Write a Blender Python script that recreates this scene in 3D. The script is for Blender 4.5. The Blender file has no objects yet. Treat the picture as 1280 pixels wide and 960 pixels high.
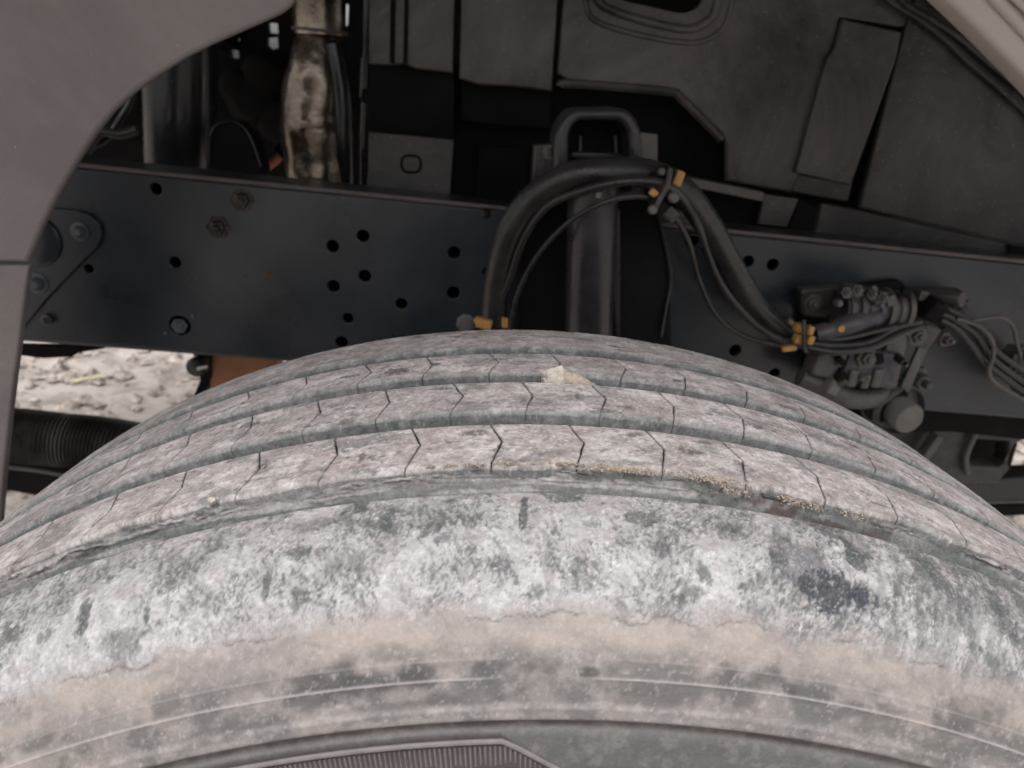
import bpy, bmesh, math, random
import numpy as np
from mathutils import Vector, Matrix, noise
random.seed(7)
C = bpy.context.scene.collection
S = bpy.context.scene

# ------------------------------------------------------------------ camera, sky, sun, exposure
FPX = 934.8                                   # focal length in pixels of a 1280 wide picture
CAM = Vector((-0.09345, -0.27072, 0.66391))
RT = Vector((0.99111, -0.07309, 0.11115)); UP = Vector((-0.07560, 0.37803, 0.92270)); FW = Vector((0.10946, 0.92290, -0.36915))
cd = bpy.data.cameras.new('camera'); cam = bpy.data.objects.new('camera', cd); C.objects.link(cam)
cd.sensor_width = 36.0; cd.lens = 36.0 * FPX / 1280.0; cd.clip_start = 0.01; cd.clip_end = 500
cam.matrix_world = Matrix(((RT.x, UP.x, -FW.x, CAM.x), (RT.y, UP.y, -FW.y, CAM.y), (RT.z, UP.z, -FW.z, CAM.z), (0, 0, 0, 1)))
cd.dof.use_dof = True; cd.dof.focus_distance = 0.37; cd.dof.aperture_fstop = 12.0
S.camera = cam
w = bpy.data.worlds.new('World'); S.world = w; w.use_nodes = True
nt = w.node_tree; nt.nodes.clear()
sky = nt.nodes.new('ShaderNodeTexSky'); sky.sky_type = 'NISHITA'; sky.sun_disc = False
SUN_EL, SUN_AZ = math.radians(67), math.radians(196)      # azimuth clockwise from +Y
sky.sun_elevation = SUN_EL; sky.sun_rotation = SUN_AZ; sky.dust_density = 4; sky.air_density = 1.0
hs = nt.nodes.new('ShaderNodeHueSaturation'); hs.inputs['Saturation'].default_value = 0.12
bg = nt.nodes.new('ShaderNodeBackground'); bg.inputs['Strength'].default_value = 0.15
wo = nt.nodes.new('ShaderNodeOutputWorld')
nt.links.new(sky.outputs[0], hs.inputs['Color']); nt.links.new(hs.outputs[0], bg.inputs[0]); nt.links.new(bg.outputs[0], wo.inputs[0])
sd = bpy.data.lights.new('sun', 'SUN'); sd.energy = 1.3; sd.angle = math.radians(35); sd.color = (1.0, 0.955, 0.93)
so = bpy.data.objects.new('sun', sd); C.objects.link(so)
sdir = Vector((math.sin(SUN_AZ) * math.cos(SUN_EL), math.cos(SUN_AZ) * math.cos(SUN_EL), math.sin(SUN_EL)))
so.rotation_euler = sdir.to_track_quat('Z', 'Y').to_euler()
S.view_settings.view_transform = 'Standard'; S.view_settings.look = 'None'; S.view_settings.gamma = 1
S.view_settings.exposure = 0.46

# ------------------------------------------------------------------ helpers
def P(px, py, Y):
    """point of the place at depth Y seen at photograph pixel (px, py)"""
    d = RT * ((px - 640) / FPX) - UP * ((py - 480) / FPX) + FW
    return CAM + d * ((Y - CAM.y) / d.y)

def tag(o, label=None, cat=None, group=None, kind=None):
    if label: o['label'] = label
    if cat: o['category'] = cat
    if group: o['group'] = group
    if kind: o['kind'] = kind
    return o

def empty(name, loc, label, cat, group=None):
    o = bpy.data.objects.new(name, None); C.objects.link(o); o.location = loc; o.empty_display_size = 0.02
    return tag(o, label, cat, group)

def link(name, me, mat, parent=None, smooth=False):
    o = bpy.data.objects.new(name, me); C.objects.link(o)
    if mat: me.materials.clear(); me.materials.append(mat)
    if smooth:
        me.polygons.foreach_set('use_smooth', [True] * len(me.polygons)); me.set_sharp_from_angle(angle=math.radians(38))
    if parent is not None:
        o.parent = parent; o.matrix_parent_inverse = Matrix.Translation(-parent.location) if parent.type == 'EMPTY' and parent.parent is None else Matrix.Identity(4)
    return o

def lin(r, g, b):
    f = lambda c: (c / 12.92 if c <= 0.04045 else ((c + 0.055) / 1.055) ** 2.4)
    return (f(r / 255), f(g / 255), f(b / 255))

def mat(name, base, rough=0.6, metal=0.0, dust=None, dust_amt=0.3, nscale=25, bump=0.15, bscale=180, spec=0.5, vary=0.35, specks=0.0):
    m = bpy.data.materials.new(name); m.use_nodes = True; n = m.node_tree; L = n.links
    b = n.nodes['Principled BSDF']
    tc = n.nodes.new('ShaderNodeTexCoord')
    n1 = n.nodes.new('ShaderNodeTexNoise'); n1.inputs['Scale'].default_value = nscale; n1.inputs['Detail'].default_value = 8; n1.inputs['Roughness'].default_value = 0.62
    L.new(tc.outputs['Object'], n1.inputs['Vector'])
    r1 = n.nodes.new('ShaderNodeMapRange'); r1.inputs['From Min'].default_value = 0.3; r1.inputs['From Max'].default_value = 0.72
    r1.inputs['To Min'].default_value = 1 - vary; r1.inputs['To Max'].default_value = 1 + vary
    L.new(n1.outputs['Fac'], r1.inputs['Value'])
    mul = n.nodes.new('ShaderNodeVectorMath'); mul.operation = 'SCALE'; mul.inputs[0].default_value = base
    L.new(r1.outputs[0], mul.inputs['Scale'])
    col = mul.outputs[0]
    if dust:
        n2 = n.nodes.new('ShaderNodeTexNoise'); n2.inputs['Scale'].default_value = nscale * 0.6; n2.inputs['Detail'].default_value = 10; n2.inputs['Roughness'].default_value = 0.7
        n2.inputs['Distortion'].default_value = 0.6
        mp = n.nodes.new('ShaderNodeVectorMath'); mp.operation = 'ADD'; mp.inputs[1].default_value = (3.1, 7.7, 1.3)
        L.new(tc.outputs['Object'], mp.inputs[0]); L.new(mp.outputs[0], n2.inputs['Vector'])
        ge = n.nodes.new('ShaderNodeNewGeometry'); sx = n.nodes.new('ShaderNodeSeparateXYZ'); L.new(ge.outputs['True Normal'], sx.inputs[0])
        up = n.nodes.new('ShaderNodeMapRange'); up.inputs['From Min'].default_value = 0.1; up.inputs['From Max'].default_value = 0.95
        up.inputs['To Min'].default_value = 0.0; up.inputs['To Max'].default_value = 0.45; L.new(sx.outputs['Z'], up.inputs['Value'])
        r2 = n.nodes.new('ShaderNodeMapRange'); r2.inputs['From Min'].default_value = 0.42; r2.inputs['From Max'].default_value = 0.66
        r2.inputs['To Min'].default_value = 0; r2.inputs['To Max'].default_value = dust_amt * 1.6; L.new(n2.outputs['Fac'], r2.inputs['Value'])
        ad = n.nodes.new('ShaderNodeMath'); ad.operation = 'ADD'; ad.use_clamp = True; L.new(up.outputs[0], ad.inputs[0]); L.new(r2.outputs[0], ad.inputs[1])
        mx = n.nodes.new('ShaderNodeMix'); mx.data_type = 'RGBA'; L.new(ad.outputs[0], mx.inputs['Factor']); L.new(col, mx.inputs['A']); mx.inputs['B'].default_value = (*dust, 1)
        col = mx.outputs['Result']
    if specks:
        vo = n.nodes.new('ShaderNodeTexVoronoi'); vo.inputs['Scale'].default_value = 260; L.new(tc.outputs['Object'], vo.inputs['Vector'])
        cr = n.nodes.new('ShaderNodeMath'); cr.operation = 'LESS_THAN'; cr.inputs[1].default_value = 0.16; L.new(vo.outputs['Distance'], cr.inputs[0])
        sp = n.nodes.new('ShaderNodeSeparateColor'); L.new(vo.outputs['Color'], sp.inputs[0])
        g2 = n.nodes.new('ShaderNodeMath'); g2.operation = 'GREATER_THAN'; g2.inputs[1].default_value = 1 - specks; L.new(sp.outputs[0], g2.inputs[0])
        mm = n.nodes.new('ShaderNodeMath'); mm.operation = 'MULTIPLY'; L.new(cr.outputs[0], mm.inputs[0]); L.new(g2.outputs[0], mm.inputs[1])
        mx = n.nodes.new('ShaderNodeMix'); mx.data_type = 'RGBA'; L.new(mm.outputs[0], mx.inputs['Factor']); L.new(col, mx.inputs['A']); mx.inputs['B'].default_value = (0.3, 0.28, 0.26, 1)
        col = mx.outputs['Result']
    L.new(col, b.inputs['Base Color'])
    b.inputs['Metallic'].default_value = metal; b.inputs['Specular IOR Level'].default_value = spec
    rr = n.nodes.new('ShaderNodeMapRange'); rr.inputs['From Min'].default_value = 0.3; rr.inputs['From Max'].default_value = 0.7
    rr.inputs['To Min'].default_value = max(rough - 0.12, 0.03); rr.inputs['To Max'].default_value = min(rough + 0.15, 1); L.new(n1.outputs['Fac'], rr.inputs['Value']); L.new(rr.outputs[0], b.inputs['Roughness'])
    n3 = n.nodes.new('ShaderNodeTexNoise'); n3.inputs['Scale'].default_value = bscale; n3.inputs['Detail'].default_value = 6; L.new(tc.outputs['Object'], n3.inputs['Vector'])
    bp = n.nodes.new('ShaderNodeBump'); bp.inputs['Strength'].default_value = bump; bp.inputs['Distance'].default_value = 0.002
    L.new(n3.outputs['Fac'], bp.inputs['Height']); L.new(bp.outputs[0], b.inputs['Normal'])
    return m

DUST = (0.145, 0.118, 0.108)
M = dict(
    rail=mat('blue_black_chassis_paint', (0.018, 0.025, 0.033), 0.30, dust=(0.070, 0.069, 0.071), dust_amt=0.40, nscale=4, bump=0.08),  # dust film in broad patches, also standing in for the rail's sheen
    railedge=mat('dusty_steel_edge', (0.10, 0.092, 0.088), 0.6, dust=DUST, dust_amt=0.6, nscale=60),
    plastic=mat('dusty_black_plastic', (0.026, 0.023, 0.022), 0.38, vary=.6, dust=(0.150, 0.128, 0.120), dust_amt=0.46, nscale=8, bump=0.35, bscale=320, specks=0.05),
    plastic2=mat('dusty_dark_plastic', (0.017, 0.0155, 0.015), 0.42, vary=.7, dust=(0.10, 0.088, 0.083), dust_amt=0.42, nscale=11, bump=0.4, bscale=260, specks=0.12),
    deep=mat('grimy_shade_black', (0.006, 0.0055, 0.0055), 0.85, dust=(0.016, 0.014, 0.013), dust_amt=0.25, nscale=14, spec=0.2),  # near-black for grimy parts and for the shade of recesses and gaps
    black=mat('black_glossy_paint', (0.016, 0.017, 0.019), 0.22, nscale=12, bump=0.05, dust=(0.04, 0.036, 0.034), dust_amt=0.15),
    rubber=mat('hose_rubber', (0.018, 0.017, 0.017), 0.30, dust=(0.06, 0.055, 0.053), dust_amt=0.28, nscale=40, bump=0.2, bscale=300),
    shock=mat('shock_paint', (0.022, 0.021, 0.024), 0.30, dust=(0.06, 0.055, 0.054), dust_amt=0.25, nscale=12, bump=0.06),
    grey=mat('taupe_fender_plastic', (0.150, 0.130, 0.125), 0.5, dust=(0.235, 0.205, 0.196), dust_amt=0.45, nscale=8, bump=0.35, bscale=420, vary=0.12, specks=0.01),
    cream=mat('cream_body_paint', (0.42, 0.375, 0.335), 0.45, nscale=6, bump=0.05, vary=0.1),
    steel=mat('dusty_cast_alloy', (0.085, 0.079, 0.076), 0.5, 0.25, dust=(0.13, 0.115, 0.108), dust_amt=0.5, nscale=60, bump=0.4),
    blue=mat('blue_grey_valve_casting', (0.040, 0.043, 0.060), 0.42, 0.3, dust=DUST, dust_amt=0.4, nscale=70, bump=0.4),
    cap=mat('grey_plastic_cap', (0.155, 0.14, 0.13), 0.7, dust=(0.2, 0.17, 0.16), dust_amt=0.4, nscale=40),
    orange=mat('orange_tape', (0.50, 0.25, 0.06), 0.5, dust=(0.3, 0.2, 0.12), dust_amt=0.25, nscale=150),
    rust=mat('rusty_orange_paint', (0.30, 0.13, 0.06), 0.6, dust=(0.2, 0.13, 0.09), dust_amt=0.3, nscale=20),
    bolt=mat('rusty_bolt_steel', (0.03, 0.026, 0.026), 0.25, 0.6, dust=(0.075, 0.055, 0.048), dust_amt=0.4, nscale=150, bump=0.4),
    boltblue=mat('painted_bolt', (0.06, 0.075, 0.085), 0.35, dust=(0.14, 0.14, 0.14), dust_amt=0.3, nscale=100),
    exhaust=mat('tarnished_heat_shield', (0.30, 0.245, 0.19), 0.22, 0.85, dust=(0.035, 0.022, 0.017), dust_amt=0.62, nscale=11, bump=0.5, bscale=70, vary=0.5),
    rustdark=mat('dull_rust', (0.10, 0.048, 0.028), 0.8, nscale=200, vary=.6),
    white=mat('white_label', (0.7, 0.68, 0.64), 0.6, vary=0.05),
    stone=mat('pale_stone', (0.42, 0.35, 0.28), 0.9, nscale=220, bump=0.8, bscale=900, vary=0.3),
    stonew=mat('white_stone', (0.54, 0.48, 0.42), 0.9, nscale=220, bump=0.8, bscale=900, vary=0.25),
    sand=mat('sand', (0.37, 0.305, 0.25), 0.9, nscale=500, vary=0.4, bump=0),
    straw=mat('straw', (0.62, 0.56, 0.40), 0.7, nscale=50),
    red=mat('faded_red_paint', (0.5, 0.16, 0.10), 0.5, nscale=50),
)

def curve_plate(name, outline, Y, thick, m, parent=None, holes=(), bevel=0.0012, pixel=True, round_r=0.0, smooth=False):
    """plate in the plane y=Y whose outline (and holes) are polygons; extruded away from the viewer by thick"""
    cu = bpy.data.curves.new(name, 'CURVE'); cu.dimensions = '2D'; cu.fill_mode = 'BOTH'
    for poly in [outline] + list(holes):
        pts = [P(a, b, Y) for a, b in poly] if pixel else [Vector((a, Y, b)) for a, b in poly]
        s = cu.splines.new('POLY'); s.points.add(len(pts) - 1); s.use_cyclic_u = True
        for i, q in enumerate(pts): s.points[i].co = (q.x, q.z, 0, 1)
    cu.extrude = max(thick / 2 - bevel, 0.0002); cu.bevel_depth = bevel; cu.bevel_resolution = 2; cu.offset = -bevel
    tmp = bpy.data.objects.new('tmp', cu); C.objects.link(tmp)
    dg = bpy.context.evaluated_depsgraph_get(); me = bpy.data.meshes.new_from_object(tmp.evaluated_get(dg))
    bpy.data.objects.remove(tmp); me.name = name
    # local x,y,z -> world x, z, -y   ;  front face at y=Y
    me.transform(Matrix(((1, 0, 0, 0), (0, 0, -1, Y + thick / 2), (0, 1, 0, 0), (0, 0, 0, 1))))
    return link(name, me, m, parent, True)

def rounded(pts, r, n=5):
    """round the corners of a polygon (2D tuples)"""
    out = []; N = len(pts)
    for i in range(N):
        a, b, c = Vector(pts[i - 1]), Vector(pts[i]), Vector(pts[(i + 1) % N])
        d1 = min(r, (a - b).length * 0.45); d2 = min(r, (c - b).length * 0.45)
        p1 = b + (a - b).normalized() * d1; p2 = b + (c - b).normalized() * d2
        for k in range(n + 1):
            t = k / n; q = p1.lerp(b, t).lerp(b.lerp(p2, t), t); out.append((q.x, q.y))
    return out

def circle(x, y, r, n=20, ry=None):
    ry = ry or r
    return [(x + r * math.cos(2 * math.pi * k / n), y + ry * math.sin(2 * math.pi * k / n)) for k in range(n)]

def catmull(pts, sub=10):
    out = []; n = len(pts)
    for i in range(n - 1):
        p0 = pts[max(i - 1, 0)]; p1 = pts[i]; p2 = pts[i + 1]; p3 = pts[min(i + 2, n - 1)]
        for k in range(sub):
            t = k / sub
            out.append(0.5 * ((2 * p1) + (-p0 + p2) * t + (2 * p0 - 5 * p1 + 4 * p2 - p3) * t * t + (-p0 + 3 * p1 - 3 * p2 + p3) * t ** 3))
    out.append(pts[-1]); return out

def tube(name, pts, r, m, parent=None, seg=14, sub=10, rfun=None, close=True, smooth=True):
    pts = catmull([Vector(p) for p in pts], sub) if sub > 1 else [Vector(p) for p in pts]
    n = len(pts); vs = []; fs = []
    t0 = (pts[1] - pts[0]).normalized(); nrm = t0.orthogonal().normalized()
    for i, p in enumerate(pts):
        t = (pts[min(i + 1, n - 1)] - pts[max(i - 1, 0)]).normalized()
        nrm = (nrm - t * nrm.dot(t)).normalized(); b = t.cross(nrm)
        for k in range(seg):
            a = 2 * math.pi * k / seg
            rr = r * (rfun(i / (n - 1), a) if rfun else 1.0)
            vs.append(p + (nrm * math.cos(a) + b * math.sin(a)) * rr)
    for i in range(n - 1):
        for k in range(seg):
            fs.append((i * seg + k, i * seg + (k + 1) % seg, (i + 1) * seg + (k + 1) % seg, (i + 1) * seg + k))
    if close:
        fs.append(tuple(range(seg - 1, -1, -1))); fs.append(tuple((n - 1) * seg + k for k in range(seg)))
    me = bpy.data.meshes.new(name); me.from_pydata([tuple(v) for v in vs], [], fs); me.update()
    return link(name, me, m, parent, smooth)

def ptube(name, pl, r, m, parent=None, **k):
    return tube(name, [P(*q) for q in pl], r, m, parent, **k)

def lathe(name, center, axis, prof, m, parent=None, seg=28, smooth=True, hexa=False):
    """prof: (distance along axis, radius)"""
    axis = Vector(axis).normalized(); u = axis.orthogonal().normalized(); v = axis.cross(u); c = Vector(center)
    vs = []; fs = []
    if hexa: seg = 6
    for (d, r) in prof:
        for k in range(seg):
            a = 2 * math.pi * k / seg + 0.3; vs.append(c + axis * d + (u * math.cos(a) + v * math.sin(a)) * r)
    n = len(prof)
    for i in range(n - 1):
        for k in range(seg): fs.append((i * seg + k, i * seg + (k + 1) % seg, (i + 1) * seg + (k + 1) % seg, (i + 1) * seg + k))
    fs.append(tuple(range(seg - 1, -1, -1))); fs.append(tuple((n - 1) * seg + k for k in range(seg)))
    me = bpy.data.meshes.new(name); me.from_pydata([tuple(q) for q in vs], [], fs); me.update()
    o = link(name, me, m, parent, smooth and not hexa)
    return o

def box(name, c, size, m, parent=None, rot=(0, 0, 0), bev=0.002):
    bm = bmesh.new(); bmesh.ops.create_cube(bm, size=1)
    bmesh.ops.scale(bm, vec=size, verts=bm.verts)
    if bev: bmesh.ops.bevel(bm, geom=bm.edges[:], offset=min(bev, min(size) * 0.3), segments=2, affect='EDGES', profile=0.6)
    from mathutils import Euler
    bmesh.ops.transform(bm, matrix=Matrix.Translation(c) @ Euler(rot).to_matrix().to_4x4(), verts=bm.verts)
    me = bpy.data.meshes.new(name); bm.to_mesh(me); bm.free()
    return link(name, me, m, parent)

def hexbolt(name, c, axis, r, h, m, parent, washer=True):
    axis = Vector(axis).normalized()
    prof = [(0, r * 1.55), (h * 0.25, r * 1.55), (h * 0.27, r * 1.0), (h * 0.9, r * 1.0), (h, r * 0.85)]
    o = lathe(name, c, axis, prof if washer else prof[2:], m, parent, seg=6, smooth=False)
    lathe('bolt_shank', Vector(c) + axis * h * 0.98, axis, [(0, r * 0.5), (h * 0.45, r * 0.5), (h * 0.55, r * 0.38)], m, o, seg=12)
    return o

# ------------------------------------------------------------------ numpy noise
def _h(ix, iy, seed):
    a = (ix.astype(np.int64) * 374761393 + iy.astype(np.int64) * 668265263 + seed * 974711) & 0x7fffffff
    a = ((a ^ (a >> 13)) * 1274126177) & 0x7fffffff
    return ((a ^ (a >> 16)) & 0xffff) / 65535.0
def vn(x, y, seed=0):
    xi = np.floor(x); yi = np.floor(y); fx = x - xi; fy = y - yi
    fx = fx * fx * (3 - 2 * fx); fy = fy * fy * (3 - 2 * fy)
    a = _h(xi, yi, seed); b = _h(xi + 1, yi, seed); c = _h(xi, yi + 1, seed); d = _h(xi + 1, yi + 1, seed)
    return (a * (1 - fx) + b * fx) * (1 - fy) + (c * (1 - fx) + d * fx) * fy
def fb(x, y, octv=5, seed=0, rough=0.55):
    t = 0; a = 1; n = 0
    for o in range(octv):
        t = t + a * vn(x * 1.0 + o * 17.3, y + o * 9.1, seed + o); n += a; a *= rough; x = x * 2.03; y = y * 2.03
    return t / n
def sst(a, b, x):
    t = np.clip((x - a) / (b - a), 0, 1); return t * t * (3 - 2 * t)
def mixc(A, B, t):
    return A * (1 - t[..., None]) + np.asarray(B) * t[..., None]

def grid_mesh(name, X, Y, Z, col=None, wrap=False, flip=False, grain=None):
    n, m = X.shape; co = np.stack([X, Y, Z], -1).reshape(-1, 3).astype(np.float32)
    idx = np.arange(n * m).reshape(n, m)
    if wrap:
        a = idx; b = np.roll(idx, -1, 0); q = np.stack([a[:, :-1], b[:, :-1], b[:, 1:], a[:, 1:]], -1).reshape(-1, 4)
    else:
        q = np.stack([idx[:-1, :-1], idx[1:, :-1], idx[1:, 1:], idx[:-1, 1:]], -1).reshape(-1, 4)
    if flip: q = q[:, ::-1]
    me = bpy.data.meshes.new(name); me.vertices.add(len(co)); me.vertices.foreach_set('co', co.ravel())
    me.loops.add(q.size); me.loops.foreach_set('vertex_index', q.ravel().astype(np.int32))
    me.polygons.add(len(q)); me.polygons.foreach_set('loop_start', np.arange(0, q.size, 4, dtype=np.int32))
    me.polygons.foreach_set('loop_total', np.full(len(q), 4, np.int32)); me.polygons.foreach_set('use_smooth', np.ones(len(q), bool))
    me.update(calc_edges=True)
    if col is not None:
        ca = me.color_attributes.new('dirt', 'FLOAT_COLOR', 'POINT')
        c4 = np.ones((n * m, 4), np.float32); c4[:, :3] = col.reshape(-1, 3)
        if grain is not None: c4[:, 3] = grain.ravel()
        ca.data.foreach_set('color', c4.ravel())
    return me

def tyre_mat(name):
    m = bpy.data.materials.new(name); m.use_nodes = True; n = m.node_tree; L = n.links; b = n.nodes['Principled BSDF']
    at = n.nodes.new('ShaderNodeVertexColor'); at.layer_name = 'dirt'
    tc = n.nodes.new('ShaderNodeTexCoord')
    n1 = n.nodes.new('ShaderNodeTexNoise'); n1.inputs['Scale'].default_value = 520; n1.inputs['Detail'].default_value = 5; n1.inputs['Roughness'].default_value = 0.7
    L.new(tc.outputs['Object'], n1.inputs['Vector'])
    r = n.nodes.new('ShaderNodeMapRange'); r.inputs['From Min'].default_value = 0.3; r.inputs['From Max'].default_value = 0.7; r.inputs['To Min'].default_value = 0.72; r.inputs['To Max'].default_value = 1.26
    L.new(n1.outputs['Fac'], r.inputs['Value'])
    gm = n.nodes.new('ShaderNodeMix'); gm.data_type = 'FLOAT'; gm.inputs[2].default_value = 1.0; L.new(at.outputs['Alpha'], gm.inputs[0]); L.new(r.outputs[0], gm.inputs[3])
    mu = n.nodes.new('ShaderNodeVectorMath'); mu.operation = 'SCALE'; L.new(at.outputs['Color'], mu.inputs[0]); L.new(gm.outputs[0], mu.inputs['Scale'])
    n4 = n.nodes.new('ShaderNodeTexNoise'); n4.inputs['Scale'].default_value = 190; n4.inputs['Detail'].default_value = 12; n4.inputs['Roughness'].default_value = 0.78; n4.inputs['Distortion'].default_value = 0.8
    L.new(tc.outputs['Object'], n4.inputs['Vector'])
    r4 = n.nodes.new('ShaderNodeMapRange'); r4.inputs['From Min'].default_value = 0.36; r4.inputs['From Max'].default_value = 0.64; r4.inputs['To Min'].default_value = 0.68; r4.inputs['To Max'].default_value = 1.26
    L.new(n4.outputs['Fac'], r4.inputs['Value'])
    m4 = n.nodes.new('ShaderNodeVectorMath'); m4.operation = 'SCALE'; gm4 = n.nodes.new('ShaderNodeMix'); gm4.data_type = 'FLOAT'; gm4.inputs[2].default_value = 1.0; L.new(at.outputs['Alpha'], gm4.inputs[0]); L.new(r4.outputs[0], gm4.inputs[3])
    L.new(mu.outputs[0], m4.inputs[0]); L.new(gm4.outputs[0], m4.inputs['Scale'])
    L.new(m4.outputs[0], b.inputs['Base Color']); b.inputs['Roughness'].default_value = 0.72; b.inputs['Specular IOR Level'].default_value = 0.35
    n2 = n.nodes.new('ShaderNodeTexNoise'); n2.inputs['Scale'].default_value = 900; n2.inputs['Detail'].default_value = 4; L.new(tc.outputs['Object'], n2.inputs['Vector'])
    bp = n.nodes.new('ShaderNodeBump'); bp.inputs['Strength'].default_value = 0.45; bp.inputs['Distance'].default_value = 0.0006; L.new(n2.outputs['Fac'], bp.inputs['Height']); L.new(bp.outputs[0], b.inputs['Normal'])
    return m
TM = tyre_mat('worn_dusty_tyre_rubber')

# ------------------------------------------------------------------ setting: ground
def ground():
    gx = np.concatenate([np.linspace(-60, -3.2, 18), np.linspace(-3, 3.4, 260), np.linspace(3.6, 60, 18)])
    gy = np.concatenate([np.linspace(-30, -1.2, 10), np.linspace(-1, 6, 280), np.linspace(6.3, 120, 20)])
    X, Yy = np.meshgrid(gx, gy, indexing='ij')
    Z = -0.525 + 0.03 * (fb(X * 3, Yy * 3, 4, 3) - 0.5) + 0.028 * (fb(X * 14, Yy * 14, 4, 9) - 0.5)
    me = grid_mesh('ground', X, Yy, Z)
    m = mat('pale_gravelly_soil', (0.16, 0.13, 0.11), 0.95, dust=(0.46, 0.41, 0.37), dust_amt=0.7, nscale=14, bump=0.8, bscale=30, vary=0.7)
    tag(link('ground', me, m), kind='structure')
    # loose stones lying on it
    vs = []; fs = []; rnd = random.Random(3)
    for i in range(7000):
        x = rnd.uniform(-3.0, 3.0); y = rnd.uniform(1.5, 4.6); s = 0.008 + 0.034 * rnd.random() ** 2.2
        c = Vector((x, y, -0.52 + s * 0.3)); k = len(vs); a0 = rnd.uniform(0, 6)
        for q in range(5):
            a = a0 + q * 1.2566; rr = s * rnd.uniform(0.7, 1.2); vs.append((c.x + rr * math.cos(a), c.y + rr * math.sin(a), c.z + s * rnd.uniform(-0.3, 0.2)))
        vs.append((c.x, c.y, c.z + s * rnd.uniform(0.4, 0.8))); vs.append((c.x, c.y, c.z - s * 0.6))
        for q in range(5): fs.append((k + q, k + (q + 1) % 5, k + 5)); fs.append((k + (q + 1) % 5, k + q, k + 6))
    me = bpy.data.meshes.new('gravel'); me.from_pydata(vs, [], fs); me.update()
    tag(link('gravel', me, mat('light_gravel', (0.40, 0.35, 0.31), 0.9, nscale=22, vary=0.95)), 'pale loose gravel scattered on the ground beyond the truck', 'gravel', kind='stuff')
ground()

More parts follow.
